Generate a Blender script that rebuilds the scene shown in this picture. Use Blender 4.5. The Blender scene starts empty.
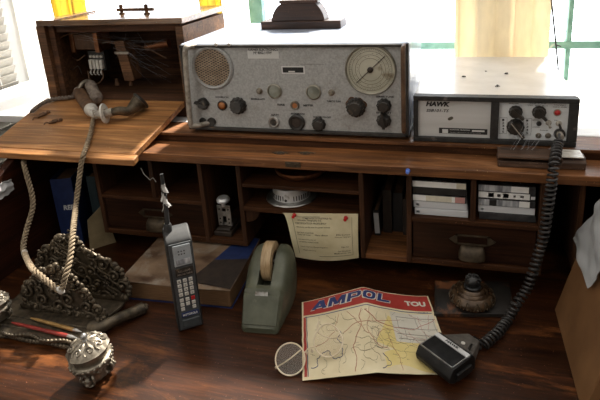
import bpy, bmesh, math, random
from mathutils import Vector, Matrix, noise
R = math.radians
random.seed(7)
SC = bpy.context.scene
COL = SC.collection
# ---------------------------------------------------------------- camera geometry (600 x 400 frame)
CF = 534.0; CYAW, CPIT, CROL = R(-15.72), R(16.79), R(3.22); CPX, CPY = 318.2, 106.1
CAM = Vector((0.321, -0.976, 1.425))
_f = Vector((math.sin(CYAW)*math.cos(CPIT), math.cos(CYAW)*math.cos(CPIT), -math.sin(CPIT)))
_r = Vector((math.cos(CYAW), -math.sin(CYAW), 0)); _d = _f.cross(_r)
_r2 = math.cos(CROL)*_r + math.sin(CROL)*_d; _d2 = -math.sin(CROL)*_r + math.cos(CROL)*_d
def _ray(x, y): return _r2*((x-CPX)/CF) + _d2*((y-CPY)/CF) + _f
def pY(x, y, Y): v = _ray(x, y); return CAM + v*((Y-CAM.y)/v.y)       # where the sight line meets a real upright plane
def pZ(x, y, Z): v = _ray(x, y); return CAM + v*((Z-CAM.z)/v.z)       # ... a real level surface
def pP(x, y, p, n): v = _ray(x, y); n = Vector(n); return CAM + v*((Vector(p)-CAM).dot(n)/v.dot(n))
def pX(x, y, X): v = _ray(x, y); return CAM + v*((X-CAM.x)/v.x)
def mpp(x, y, Y): return abs((pY(x+1, y, Y)-pY(x, y, Y)).x)
cd = bpy.data.cameras.new('camera'); cam = bpy.data.objects.new('camera', cd); COL.objects.link(cam)
cd.sensor_width = 36; cd.lens = 36*CF/600; cd.shift_x = (300-CPX)/600; cd.shift_y = (CPY-200)/600
cd.clip_start = .01
cam.matrix_world = Matrix(((_r2.x, -_d2.x, -_f.x, CAM.x), (_r2.y, -_d2.y, -_f.y, CAM.y), (_r2.z, -_d2.z, -_f.z, CAM.z), (0, 0, 0, 1)))
SC.camera = cam
# ---------------------------------------------------------------- materials
def _nodes(name):
    m = bpy.data.materials.new(name); m.use_nodes = True
    nt = m.node_tree; b = nt.nodes['Principled BSDF']
    return m, nt, b
def _ramp(nt, fac, stops):
    r = nt.nodes.new('ShaderNodeValToRGB'); e = r.color_ramp.elements
    while len(e) < len(stops): e.new(.5)
    for k, (p, c) in enumerate(stops): e[k].position = p; e[k].color = (*c[:3], 1)
    nt.links.new(fac, r.inputs[0]); return r.outputs[0]
def _noise(nt, scale, detail=5, stretch=(1, 1, 1), dist=0, rough=.55, rot=(0, 0, 0), coord='Object', off=(0, 0, 0)):
    tc = nt.nodes.new('ShaderNodeTexCoord'); mp = nt.nodes.new('ShaderNodeMapping')
    mp.inputs['Scale'].default_value = stretch; mp.inputs['Rotation'].default_value = rot; mp.inputs['Location'].default_value = off
    n = nt.nodes.new('ShaderNodeTexNoise'); n.inputs['Scale'].default_value = scale
    n.inputs['Detail'].default_value = detail; n.inputs['Distortion'].default_value = dist; n.inputs['Roughness'].default_value = rough
    nt.links.new(tc.outputs[coord], mp.inputs[0]); nt.links.new(mp.outputs[0], n.inputs['Vector'])
    return n.outputs['Fac']
def _mix(nt, fac, a, b, mode='MIX'):
    m = nt.nodes.new('ShaderNodeMix'); m.data_type = 'RGBA'; m.blend_type = mode
    for s, v in ((m.inputs['Factor'], fac), (m.inputs['A'], a), (m.inputs['B'], b)):
        pass
    ins = [i for i in m.inputs if i.enabled]
    for i, v in zip(ins, (fac, a, b)):
        if hasattr(v, 'is_linked'): nt.links.new(v, i)
        else: i.default_value = v if isinstance(v, (int, float)) else (*v[:3], 1)
    return [o for o in m.outputs if o.enabled][0]
def _bump(nt, b, h, strength=.3, dist=.002):
    n = nt.nodes.new('ShaderNodeBump'); n.inputs['Strength'].default_value = strength; n.inputs['Distance'].default_value = dist
    nt.links.new(h, n.inputs['Height']); nt.links.new(n.outputs[0], b.inputs['Normal'])
def mat(name, c1, c2=None, rough=.5, metal=0, scale=40, stretch=(1, 1, 1), bump=.15, stain=None, stain_scale=12, stain_lo=.55, stain_hi=.7, spec=.5, dist=0, lo=.35, hi=.65, alpha=None, trans=0, fine=.0008):
    m, nt, b = _nodes(name)
    b.inputs['Roughness'].default_value = rough; b.inputs['Metallic'].default_value = metal
    b.inputs['Specular IOR Level'].default_value = spec
    n = _noise(nt, scale, 6, stretch, dist)
    col = _ramp(nt, n, [(lo, c1), (hi, c2 or c1)])
    if stain:
        s = _ramp(nt, _noise(nt, stain_scale, 8, (1, 1, 1), .4, .65, off=(3, 1, 7)), [(stain_lo, (0, 0, 0)), (stain_hi, (1, 1, 1))])
        col = _mix(nt, s, col, stain)
    nt.links.new(col, b.inputs['Base Color'])
    if bump: _bump(nt, b, n, bump, fine)
    if trans: b.inputs['Transmission Weight'].default_value = trans
    if alpha is not None: b.inputs['Alpha'].default_value = alpha
    return m
def wood(name, dark, light, along='x', rough=.45, scale=14, worn=None, worn_lo=.58, worn_hi=.72, worn_scale=6, bump=.25, spec=.4):
    m, nt, b = _nodes(name)
    st = {'x': (.045, 1, 1), 'y': (1, .045, 1), 'z': (1, 1, .045)}[along]
    n1 = _noise(nt, scale*15, 6, st, .9, .62); n2 = _noise(nt, scale*.45, 5, (1, 1, 1), .3, off=(5, 2, 9)); n3 = _noise(nt, scale*3.2, 6, st, .5, .6, off=(2, 4, 1))
    mid = tuple((a*.6+c*.4) for a, c in zip(dark, light))
    col = _ramp(nt, n1, [(.3, dark), (.5, mid), (.7, light)])
    col = _mix(nt, .8, col, _ramp(nt, n3, [(.32, (.5, .47, .45)), (.5, (1, 1, 1)), (.68, (1.5, 1.45, 1.35))]), 'MULTIPLY')
    col = _mix(nt, .7, col, _ramp(nt, n2, [(.3, (.5, .47, .45)), (.7, (1.35, 1.3, 1.25))]), 'MULTIPLY')
    if worn:
        w = _ramp(nt, _noise(nt, worn_scale*2, 9, tuple(.3 if s_ < 1 else 1 for s_ in st), .6, .7, off=(1, 8, 3)), [(worn_lo, (0, 0, 0)), (worn_hi, (1, 1, 1))])
        col = _mix(nt, w, col, worn)
    sp = _ramp(nt, _noise(nt, 330, 2, (1, 1, 1), 0, .5, off=(9, 9, 2)), [(.70, (0, 0, 0)), (.76, (1, 1, 1))])   # scattered dust specks
    col = _mix(nt, sp, col, tuple(min(.5, c*2.4+.03) for c in light))
    nt.links.new(col, b.inputs['Base Color'])
    rr = _ramp(nt, n2, [(.3, (rough*.75,)*3), (.7, (min(1, rough*1.3),)*3)]); nt.links.new(rr, b.inputs['Roughness'])
    b.inputs['Specular IOR Level'].default_value = spec
    _bump(nt, b, n1, bump, .0008)
    return m
M = {}
M['desk'] = wood('desk_top_wood', (0.0093, 0.0033, 0.0014), (0.0661, 0.0208, 0.006), 'x', .36, 9, worn=(.22, .075, .02), worn_lo=.54, worn_hi=.76, spec=.3)
M['shelfwood'] = wood('shelf_wood', (0.0258, 0.0101, 0.0043), (0.0998, 0.0401, 0.0157), 'x', .55, 12, worn=(.12, .06, .028), worn_lo=.62, worn_hi=.8, spec=.18)
M['upright'] = wood('upright_wood', (0.0266, 0.012, 0.006), (0.0909, 0.0401, 0.0192), 'z', .55, 12, worn=(.15, .085, .05), worn_lo=.62, spec=.18)
M['ledge'] = wood('ledge_wood', (.07, .026, .009), (.30, .125, .042), 'x', .5, 10, worn=(.42, .2, .09), worn_lo=.55)
M['drawer'] = wood('drawer_wood', (0.0136, 0.0052, 0.0028), (0.0456, 0.0179, 0.0076), 'x', .5, 10, spec=.18)
M['sidewood'] = wood('side_panel_wood', (0.014, 0.0041, 0.0019), (0.0499, 0.014, 0.0055), 'y', .5, 8, spec=.18)
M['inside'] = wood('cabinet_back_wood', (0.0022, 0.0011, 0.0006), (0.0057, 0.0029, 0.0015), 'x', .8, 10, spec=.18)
M['flap'] = wood('flap_wood', (.17, .07, .022), (.50, .25, .095), 'x', .45, 8, worn=(.62, .36, .17), worn_lo=.6, worn_hi=.8, worn_scale=4)
M['boxwood'] = wood('phone_box_wood', (.055, .026, .012), (.21, .105, .05), 'x', .6, 10, worn=(.28, .17, .1), worn_lo=.62)
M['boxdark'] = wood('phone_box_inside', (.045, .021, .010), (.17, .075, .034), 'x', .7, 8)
M['carve'] = wood('carved_block_wood', (.02, .009, .005), (.085, .036, .016), 'x', .45, 12)
M['dustywood'] = wood('dusty_wood', (.04, .022, .014), (.15, .09, .06), 'x', .6, 12, worn=(.30, .22, .17), worn_lo=.6)
M['brass'] = mat('tarnished_brass', (.17, .145, .11), (.36, .32, .26), .42, .8, 60, bump=.3, stain=(.06, .05, .04), stain_scale=25)
M['oldbrass'] = mat('dark_brass_plate', (.045, .032, .02), (.10, .074, .046), .5, .5, 60, bump=.3)
M['iron'] = mat('grey_bronze', (.055, .043, .029), (.15, .118, .08), .5, .6, 70, bump=.35, stain=(.03, .025, .02), stain_scale=40)
M['chrome'] = mat('worn_chrome', (.78, .79, .80), (.9, .9, .9), .34, .6, 50, bump=.05, stain=(.2, .18, .15), stain_scale=30, stain_lo=.6, stain_hi=.75)
M['steel'] = mat('dull_steel', (.3, .29, .28), (.5, .49, .47), .4, .9, 60, bump=.15, stain=(.12, .09, .06), stain_scale=40)
M['copper'] = mat('dull_copper', (.22, .085, .04), (.42, .19, .09), .38, .8, 40, bump=.15, stain=(.06, .03, .02), stain_scale=20)
M['radiopanel'] = mat('hammered_grey_paint', (.34, .345, .342), (.47, .475, .47), .42, .1, 260, bump=.15, stain=(.2, .17, .13), stain_scale=22, stain_lo=.6, stain_hi=.78)
M['radiocase'] = mat('pale_blue_case_paint', (.36, .41, .52), (.46, .51, .62), .22, 0, 30, bump=.03, stain=(.42, .4, .38), stain_scale=28, stain_lo=.7, stain_hi=.8)
M['darkrim'] = mat('dark_case_edge', (.03, .028, .026), (.06, .055, .05), .55, .2, 60, bump=.15, stain=(.16, .1, .06), stain_scale=35, stain_lo=.62)
M['grille'] = mat('speaker_cloth', (.30, .22, .15), (.46, .36, .26), .7, .2, 80, bump=.2)
M['bakelite'] = mat('black_bakelite', (.012, .011, .01), (.04, .035, .03), .35, 0, 60, bump=.15, stain=(.12, .09, .06), stain_scale=50, stain_lo=.62)
M['bakerust'] = mat('brown_bakelite', (.018, .012, .009), (.045, .028, .018), .4, 0, 60, bump=.2)
M['rust'] = mat('rust', (.07, .035, .018), (.18, .09, .045), .8, .2, 90, bump=.4)
M['dial'] = mat('aged_dial_face', (.44, .43, .34), (.60, .58, .48), .35, 0, 12, bump=0, stain=(.24, .2, .13), stain_scale=18, stain_lo=.6)
M['dialring'] = mat('dial_ring', (.24, .22, .17), (.38, .36, .3), .4, .4, 50, bump=.1)
M['ink'] = mat('black_print', (.015, .015, .015), None, .6, bump=0)
M['mutedink'] = mat('brown_print', (.09, .08, .06), None, .6, bump=0)
M['label'] = mat('white_label', (.62, .63, .62), (.72, .72, .71), .5, bump=0, scale=15)
M['lens'] = mat('grey_green_lens', (.16, .17, .14), (.3, .31, .26), .15, 0, 30, bump=0)
M['amber'] = mat('amber_lens', (.3, .1, .03), (.42, .16, .05), .25, 0, 40, bump=0)
M['red'] = mat('red_plastic', (.42, .015, .015), (.52, .02, .02), .3, 0, 40, bump=0)
M['blue'] = mat('blue_plastic', (.06, .14, .55), (.10, .2, .65), .3, 0, 40, bump=0)
M['hawkcase'] = mat('cream_white_case', (.56, .53, .50), (.66, .63, .60), .28, 0, 18, bump=.02, stain=(.62, .5, .44), stain_scale=9, stain_lo=.62, stain_hi=.8)
M['hawkframe'] = mat('charcoal_frame', (.011, .0105, .010), (.026, .0245, .023), .6, 0, 120, bump=.3, stain=(.13, .11, .1), stain_scale=30, stain_lo=.62)
M['silverplate'] = mat('brushed_silver_plate', (.55, .555, .55), (.66, .665, .66), .4, .1, 40, (.05, 1, 1), .05, stain=(.3, .29, .27), stain_scale=14, stain_lo=.62, stain_hi=.8)
M['whiteplate'] = mat('white_control_plate', (.66, .68, .69), (.76, .78, .79), .4, 0, 20, bump=.03)
M['porcelain'] = mat('dusty_porcelain', (.66, .64, .58), (.80, .78, .72), .35, 0, 60, bump=.1, stain=(.2, .16, .11), stain_scale=60)
M['dustmetal'] = mat('dusty_metal', (.26, .23, .19), (.52, .48, .42), .55, .3, 70, bump=.3, stain=(.12, .09, .06), stain_scale=45)
M['bone'] = mat('dusty_white_metal', (.5, .47, .42), (.7, .68, .63), .5, .1, 80, bump=.3, stain=(.24, .19, .14), stain_scale=60)
M['wire'] = mat('dusty_wire', (.12, .09, .07), (.28, .23, .19), .7, 0, 90, bump=.2)
M['rope'] = mat('woven_cord', (.18, .135, .085), (.36, .28, .185), .85, 0, 160, bump=.5, stain=(.14, .1, .07), stain_scale=60)
M['coil'] = mat('black_cord', (.012, .011, .011), (.035, .032, .03), .38, 0, 60, bump=.1)
M['dustycoil'] = mat('dusty_cord', (.012, .011, .011), (.035, .032, .03), .38, 0, 60, bump=.1, stain=(.22, .19, .17), stain_scale=22, stain_lo=.66)
M['phoneblack'] = mat('dark_grey_plastic', (.013, .0135, .014), (.028, .0285, .029), .62, 0, 60, bump=.12, stain=(.09, .07, .05), stain_scale=26, stain_lo=.6)
M['phonegrey'] = mat('grey_plastic', (.04, .046, .05), (.07, .078, .082), .38, 0, 60, bump=.05)
M['phonepale'] = mat('pale_grey_plastic', (.3, .33, .35), (.38, .41, .43), .3, 0, 60, bump=.05)
M['keywhite'] = mat('cream_keys', (.52, .5, .45), (.62, .6, .55), .4, 0, 60, bump=0)
M['tatter'] = mat('torn_tape', (.35, .34, .32), (.5, .49, .47), .6, 0, 60, bump=.2)
M['tapebody'] = mat('sage_green_enamel', (.062, .067, .044), (.105, .11, .075), .4, .1, 25, bump=.06, stain=(.21, .20, .15), stain_scale=14, stain_lo=.6, stain_hi=.78)
M['taperoll'] = mat('yellowed_tape', (.3, .2, .1), (.45, .33, .19), .45, 0, 50, (1, 1, 6), .1)
M['tapecore'] = mat('card_core', (.16, .09, .045), (.24, .15, .08), .7, 0, 40, bump=.1)
M['paper'] = mat('aged_paper', (.56, .49, .30), (.68, .61, .41), .75, 0, 14, bump=.05, stain=(.42, .31, .16), stain_scale=9, stain_lo=.6, stain_hi=.8)
M['pages'] = mat('page_edges', (.12, .06, .024), (.22, .12, .055), .75, 0, 90, (.4, .4, 14), .4)
M['bluebook'] = mat('navy_blue_cloth', (.008, .018, .075), (.014, .03, .11), .5, 0, 60, bump=.1)
M['greenbook'] = mat('dark_teal_cloth', (.008, .022, .028), (.016, .035, .042), .55, 0, 60, bump=.1)
M['darkbook'] = mat('black_cloth', (.005, .005, .0055), (.011, .0105, .0105), .6, 0, 60, bump=.1)
M['brownbook'] = mat('dark_brown_cloth', (.016, .010, .007), (.032, .02, .013), .6, 0, 60, bump=.1)
M['tan'] = mat('tan_card', (.16, .12, .06), (.26, .2, .11), .75, 0, 20, bump=.1)
M['whitecard'] = mat('white_card', (.45, .45, .46), (.6, .6, .6), .6, 0, 20, bump=.05)
M['cassette_dark'] = mat('smoky_case', (.02, .02, .022), (.05, .05, .052), .2, 0, 40, bump=0)
M['cassette_clear'] = mat('frosted_case', (.56, .57, .60), (.72, .73, .75), .22, 0, 30, (.2, 1, 1), bump=0)
M['spine_white'] = mat('white_spine', (.82, .82, .80), (.9, .9, .88), .45, 0, 30, bump=0)
M['spine_cream'] = mat('cream_spine', (.62, .58, .47), (.74, .70, .58), .45, 0, 80, bump=0)
M['spine_pink'] = mat('pink_spine', (.5, .25, .23), (.58, .33, .3), .45, 0, 80, bump=0)
M['spine_grey'] = mat('grey_spine', (.16, .17, .19), (.55, .56, .58), .4, 0, 60, (1, 1, .2), bump=0, lo=.42, hi=.6)
M['spine_black'] = mat('black_spine', (.012, .012, .013), (.03, .03, .03), .3, 0, 40, bump=0)
M['carton'] = mat('brown_cardboard', (.13, .058, .018), (.20, .096, .034), .7, 0, 10, bump=.06, stain=(.12, .06, .025), stain_scale=9, stain_lo=.58, stain_hi=.75)
M['cartondark'] = mat('cardboard_seam', (.06, .03, .012), (.10, .055, .025), .8, 0, 20, bump=.1)
M['plastic'] = mat('hazy_plastic_sheet', (.42, .43, .44), (.46, .47, .48), .3, 0, 6, (1, 1, 1), .05, alpha=.72)
M['curtain'] = mat('cream_cloth', (.56, .45, .29), (.66, .55, .37), .9, 0, 40, bump=.1)
M['yellowcloth'] = mat('yellow_cloth', (.66, .47, .05), (.80, .6, .11), .9, 0, 40, bump=.1)
M['greenframe'] = mat('weathered_green_paint', (.13, .28, .22), (.22, .40, .33), .6, 0, 30, bump=.15, stain=(.5, .55, .5), stain_scale=24, stain_lo=.64)
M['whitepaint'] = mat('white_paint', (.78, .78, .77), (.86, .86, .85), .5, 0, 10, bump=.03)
M['wall'] = mat('plaster_wall', (.6, .57, .52), (.68, .65, .6), .9, 0, 8, bump=.1)
M['floor'] = wood('floor_boards', (.06, .035, .02), (.15, .09, .05), 'y', .6, 6)
M['cobweb'] = mat('cobweb', (.55, .56, .6), None, .7, bump=0)
M['blackwood'] = mat('worn_black_paint', (.010, .009, .008), (.022, .018, .015), .5, 0, 40, bump=.15, stain=(.16, .062, .025), stain_scale=16, stain_lo=.52, stain_hi=.62)
M['inkglass'] = mat('brown_cut_glass', (.035, .02, .011), (.10, .062, .034), .25, .35, 50, bump=.2)
M['blackfur'] = mat('black_stopper', (.006, .006, .006), (.02, .02, .02), .3, 0, 90, bump=.4)
M['penred'] = mat('red_lacquer', (.2, .02, .015), (.3, .035, .025), .35, 0, 60, bump=.05)
M['pengold'] = mat('gold_lacquer', (.3, .17, .05), (.45, .27, .1), .35, .3, 60, bump=.05)
M['micblack'] = mat('mic_black_plastic', (.006, .0056, .0056), (.014, .013, .0125), .42, 0, 60, spec=.25, bump=.08, stain=(.07, .06, .055), stain_scale=40, stain_lo=.62)
M['micback'] = mat('mic_dusty_plastic', (.06, .052, .045), (.11, .10, .088), .55, 0, 60, bump=.12)
M['micgrille'] = mat('mic_grille', (.02, .02, .02), (.045, .043, .042), .3, .5, 60, bump=.08)
M['goldrim'] = mat('gold_wire_rim', (.66, .55, .40), (.78, .68, .52), .35, .4, 60, bump=.05)
M['paleflesh'] = mat('pale_nose_pad', (.6, .5, .38), (.7, .6, .48), .4, 0, 60, bump=0)
M['leather'] = mat('brown_strap', (.07, .035, .018), (.15, .08, .04), .6, 0, 60, bump=.2)
def glassmat():
    m, nt, b = _nodes('spectacle_glass')
    b.inputs['Base Color'].default_value = (.97, .93, .86, 1); b.inputs['Roughness'].default_value = .03
    b.inputs['Transmission Weight'].default_value = .94; b.inputs['IOR'].default_value = 1.15
    return m
M['glass'] = glassmat()
def paneglass():
    m, nt, b = _nodes('window_glass')
    b.inputs['Base Color'].default_value = (1, 1, 1, 1); b.inputs['Roughness'].default_value = 0
    t = nt.nodes.new('ShaderNodeBsdfTransparent'); g = nt.nodes.new('ShaderNodeBsdfGlossy'); g.inputs['Roughness'].default_value = .02
    mx = nt.nodes.new('ShaderNodeMixShader'); mx.inputs[0].default_value = .05
    nt.links.new(t.outputs[0], mx.inputs[1]); nt.links.new(g.outputs[0], mx.inputs[2])
    nt.links.new(mx.outputs[0], nt.nodes['Material Output'].inputs[0]); return m
M['pane'] = paneglass()
def clothmat(name, c, tr=.45):
    m, nt, b = _nodes(name)
    n = _noise(nt, 60, 4, (1, 1, .3)); col = _ramp(nt, n, [(.3, tuple(x*.88 for x in c)), (.7, c)])
    d = nt.nodes.new('ShaderNodeBsdfDiffuse'); t = nt.nodes.new('ShaderNodeBsdfTranslucent'); mx = nt.nodes.new('ShaderNodeMixShader')
    mx.inputs[0].default_value = tr
    nt.links.new(col, d.inputs[0]); nt.links.new(col, t.inputs[0])
    nt.links.new(d.outputs[0], mx.inputs[1]); nt.links.new(t.outputs[0], mx.inputs[2])
    nt.links.new(mx.outputs[0], nt.nodes['Material Output'].inputs[0]); return m
M['curtain'] = clothmat('cream_curtain_cloth', (.90, .80, .62), .42)
M['yellowcloth'] = clothmat('yellow_curtain_cloth', (.92, .76, .22), .5)
M['slat'] = clothmat('white_slat', (.44, .415, .37), .25)
# ---------------------------------------------------------------- mesh builder
FR = {}
def frame_of(o): return FR.get(o.name, Matrix.Identity(4)) if o else Matrix.Identity(4)
class MB:
    def __init__(s): s.bm = bmesh.new()
    def _add(s, vs, fs):
        b = [s.bm.verts.new(v) for v in vs]
        for f in fs:
            try: s.bm.faces.new([b[i] for i in f])
            except ValueError: pass
        return s
    def box(s, a, b, m=None):                               # two opposite corners
        m = m or Matrix.Identity(4)
        x0, x1 = sorted((a[0], b[0])); y0, y1 = sorted((a[1], b[1])); z0, z1 = sorted((a[2], b[2]))
        v = [m @ Vector(p) for p in ((x0,y0,z0),(x1,y0,z0),(x1,y1,z0),(x0,y1,z0),(x0,y0,z1),(x1,y0,z1),(x1,y1,z1),(x0,y1,z1))]
        return s._add(v, [(0,3,2,1),(4,5,6,7),(0,1,5,4),(1,2,6,5),(2,3,7,6),(3,0,4,7)])
    def hexa(s, bottom, top):                               # four corners below, four above
        return s._add([Vector(p) for p in list(bottom)+list(top)], [(0,3,2,1),(4,5,6,7),(0,1,5,4),(1,2,6,5),(2,3,7,6),(3,0,4,7)])
    def prism(s, poly, h0, h1, m=None):                     # polygon in local xy raised along local z
        m = m or Matrix.Identity(4); n = len(poly)
        v = [m @ Vector((p[0], p[1], h0)) for p in poly] + [m @ Vector((p[0], p[1], h1)) for p in poly]
        return s._add(v, [tuple(range(n-1, -1, -1)), tuple(range(n, 2*n))] + [(i, (i+1) % n, n+(i+1) % n, n+i) for i in range(n)])
    def lathe(s, prof, m=None, n=32, mod=None, cap=True):
        m = m or Matrix.Identity(4); vs = []; fs = []
        for (r, z) in prof:
            for k in range(n):
                a = 2*math.pi*k/n; rr, zz = mod(r, z, a) if mod else (r, z)
                vs.append(m @ Vector((rr*math.cos(a), rr*math.sin(a), zz)))
        for i in range(len(prof)-1):
            for k in range(n):
                k2 = (k+1) % n; fs.append((i*n+k, i*n+k2, (i+1)*n+k2, (i+1)*n+k))
        if cap: fs += [tuple(range(n-1, -1, -1)), tuple(range((len(prof)-1)*n, len(prof)*n))]
        return s._add(vs, fs)
    def cyl(s, p0, p1, r0, r1=None, n=20):
        p0, p1 = Vector(p0), Vector(p1); d = p1-p0
        m = Matrix.Translation(p0) @ d.to_track_quat('Z', 'Y').to_matrix().to_4x4()
        return s.lathe([(r0, 0), (r1 if r1 is not None else r0, d.length)], m, n)
    def ball(s, c, r, m=None, nu=14, nv=9):
        r = (r, r, r) if isinstance(r, (int, float)) else r
        mm = (m or Matrix.Identity(4)) @ Matrix.Translation(Vector(c)) @ Matrix.Diagonal((*r, 1))
        prof = [(max(.02, math.sin(math.pi*i/nv)), -math.cos(math.pi*i/nv)) for i in range(nv+1)]
        return s.lathe(prof, mm, nu)
    def tube(s, pts, r, n=8, closed=False):
        pts = [Vector(p) for p in pts]; N = len(pts); vs = []; fs = []; up = None
        for i, p in enumerate(pts):
            a = pts[(i-1) % N] if closed or i > 0 else p; b = pts[(i+1) % N] if closed or i < N-1 else p
            t = (b-a).normalized()
            if up is None: up = t.orthogonal().normalized()
            up = (up - t*up.dot(t)); up = up.normalized() if up.length > 1e-6 else t.orthogonal().normalized()
            w = t.cross(up); ri = r(i/(N-1)) if callable(r) else r
            for k in range(n):
                q = 2*math.pi*k/n; vs.append(p+up*(ri*math.cos(q))+w*(ri*math.sin(q)))
        for i in range(N if closed else N-1):
            j = (i+1) % N
            for k in range(n):
                k2 = (k+1) % n; fs.append((i*n+k, i*n+k2, j*n+k2, j*n+k))
        if not closed: fs += [tuple(range(n-1, -1, -1)), tuple(range((N-1)*n, N*n))]
        return s._add(vs, fs)
    def grid(s, f, nu, nv, thick=0):                        # sheet f(u,v) with a real thickness
        vs = []; fs = []
        P = [[Vector(f(i/nu, j/nv)) for i in range(nu+1)] for j in range(nv+1)]
        L = [p for row in P for p in row]; W = nu+1
        nrm = []
        for j in range(nv+1):
            for i in range(nu+1):
                a = P[j][min(i+1, nu)]-P[j][max(i-1, 0)]; b = P[min(j+1, nv)][i]-P[max(j-1, 0)][i]; nrm.append(a.cross(b).normalized())
        top = [(j*W+i, j*W+i+1, (j+1)*W+i+1, (j+1)*W+i) for j in range(nv) for i in range(nu)]
        if not thick: return s._add(L, top)
        B = [p-q*thick for p, q in zip(L, nrm)]; o = len(L)
        fs = top+[tuple(o+k for k in reversed(t)) for t in top]
        ring = [i for i in range(W)]+[j*W+nu for j in range(1, nv+1)]+[nv*W+i for i in range(nu-1, -1, -1)]+[j*W for j in range(nv-1, 0, -1)]
        for a, b in zip(ring, ring[1:]+ring[:1]): fs.append((b, a, o+a, o+b))
        return s._add(L+B, fs)
    def build(s, name, material, parent=None, bevel=0, seg=2, smooth=40, local=False, subsurf=0):
        me = bpy.data.meshes.new(name)
        if parent is not None and not local: s.bm.transform(frame_of(parent).inverted())
        bmesh.ops.recalc_face_normals(s.bm, faces=s.bm.faces[:])
        s.bm.to_mesh(me); s.bm.free()
        o = bpy.data.objects.new(name, me); COL.objects.link(o)
        me.materials.append(M[material] if isinstance(material, str) else material)
        if smooth:
            me.polygons.foreach_set('use_smooth', [True]*len(me.polygons))
            if not bevel: me.set_sharp_from_angle(angle=R(smooth))
        if bevel:
            md = o.modifiers.new('edges', 'BEVEL'); md.width = bevel; md.segments = seg; md.limit_method = 'ANGLE'; md.angle_limit = R(35); md.harden_normals = True
        if subsurf:
            md = o.modifiers.new('soft', 'SUBSURF'); md.levels = subsurf; md.render_levels = subsurf
        if parent is not None: o.parent = parent; FR[o.name] = frame_of(parent)
        return o
def tag(o, label, cat, group=None, kind=None):
    if label: o['label'] = label
    if cat: o['category'] = cat
    if group: o['group'] = group
    if kind: o['kind'] = kind
    return o
def thing(name, label, cat, loc=(0, 0, 0), rz=0, group=None, mat4=None):
    o = bpy.data.objects.new(name, None); COL.objects.link(o); o.empty_display_size = .02
    m = mat4 if mat4 is not None else Matrix.Translation(Vector(loc)) @ Matrix.Rotation(rz, 4, 'Z')
    o.matrix_world = m; FR[o.name] = m.copy()
    return tag(o, label, cat, group)
def struct(o): o['kind'] = 'structure'; return o
def copy_thing(o, m):
    c = o.copy(); COL.objects.link(c); c.matrix_world = m; FR[c.name] = m.copy()
    for ch in [x for x in bpy.data.objects if x.parent == o]:
        d = ch.copy(); COL.objects.link(d); d.parent = c; FR[d.name] = m.copy()
        for g in [x for x in bpy.data.objects if x.parent == ch]:
            e = g.copy(); COL.objects.link(e); e.parent = d; FR[e.name] = m.copy()
    return c
def text_geo(s, shear=0, bold=0, space=1, cuts=0):
    cu = bpy.data.curves.new('t', 'FONT'); cu.body = s; cu.size = 1; cu.shear = shear; cu.offset = bold; cu.space_character = space; cu.resolution_u = 3
    o = bpy.data.objects.new('t', cu); COL.objects.link(o); bpy.context.view_layer.update()
    me = o.evaluated_get(bpy.context.evaluated_depsgraph_get()).to_mesh()
    vs = [v.co.copy() for v in me.vertices]; fs = [tuple(p.vertices) for p in me.polygons]
    if cuts:
        bm = bmesh.new(); bm.from_mesh(me); bmesh.ops.triangulate(bm, faces=bm.faces[:]); bmesh.ops.subdivide_edges(bm, edges=bm.edges[:], cuts=cuts, use_grid_fill=True); bm.verts.index_update()
        vs = [v.co.copy() for v in bm.verts]; fs = [tuple(v.index for v in f.verts) for f in bm.faces]; bm.free()
    bpy.data.objects.remove(o); bpy.data.curves.remove(cu)
    x0 = min(v.x for v in vs); x1 = max(v.x for v in vs); y0 = min(v.y for v in vs); y1 = max(v.y for v in vs)
    return [((v.x-x0)/(x1-x0), (v.y-y0)/(y1-y0)) for v in vs], fs
def lettering(name, s, f, material, parent, shear=0, bold=.0, space=1, local=False, cuts=0):
    vs, fs = text_geo(s, shear, bold, space, cuts)                # f maps (0..1, 0..1) of the text box onto the surface
    mb = MB(); mb._add([Vector(f(*v)) for v in vs], fs)
    return mb.build(name, material, parent, smooth=0, local=local)
def catmull(P, n=10):
    P = [Vector(p) for p in P]; Q = [P[0]*2-P[1]]+P+[P[-1]*2-P[-2]]; out = []
    for i in range(1, len(Q)-2):
        a, b, c, d = Q[i-1:i+3]
        for k in range(n):
            t = k/n; out.append(.5*((2*b)+(c-a)*t+(2*a-5*b+4*c-d)*t*t+(3*b-a-3*c+d)*t**3))
    return out+[P[-1]]
def resample(P, step):
    out = [P[0]]; acc = 0
    for a, b in zip(P, P[1:]):
        L = (b-a).length; t = step-acc
        while t <= L:
            out.append(a.lerp(b, t/L)); t += step
        acc = (acc+L) % step
    return out
def helix_along(P, rad, pitch, phase=0, per=12, flat=1):
    P = resample(P, pitch/per); out = []; up = None
    for i, p in enumerate(P):
        t = (P[min(i+1, len(P)-1)]-P[max(i-1, 0)]).normalized()
        if up is None: up = t.orthogonal().normalized()
        up = (up-t*up.dot(t)).normalized(); w = t.cross(up); a = 2*math.pi*i/per+phase
        out.append(p+up*rad*math.cos(a)+w*rad*flat*math.sin(a))
    return out
def rotm(a, ax): return Matrix.Rotation(a, 4, ax)
def tr(*p): return Matrix.Translation(Vector(p[0] if len(p) == 1 else p))
SKY_LOW, SKY_HIGH, SKY_BACK, SUN, SUN_EL, SUN_AZ, EXPO = .05, 1.05, 6.0, 14.0, 51, 13.5, 0
M['mappaper'] = mat('map_paper', (.62, .53, .34), (.74, .66, .46), .6, 0, 14, bump=.05, stain=(.42, .30, .15), stain_scale=9, stain_lo=.64, stain_hi=.8)
M['mapred'] = mat('map_red_ink', (.30, .028, .022), (.40, .045, .035), .5, 0, 20, bump=0, stain=(.42, .14, .1), stain_scale=30, stain_lo=.66, stain_hi=.8)
M['mapblue'] = mat('map_blue_ink', (.02, .03, .12), (.03, .05, .17), .5, 0, 20, bump=0)
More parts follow.
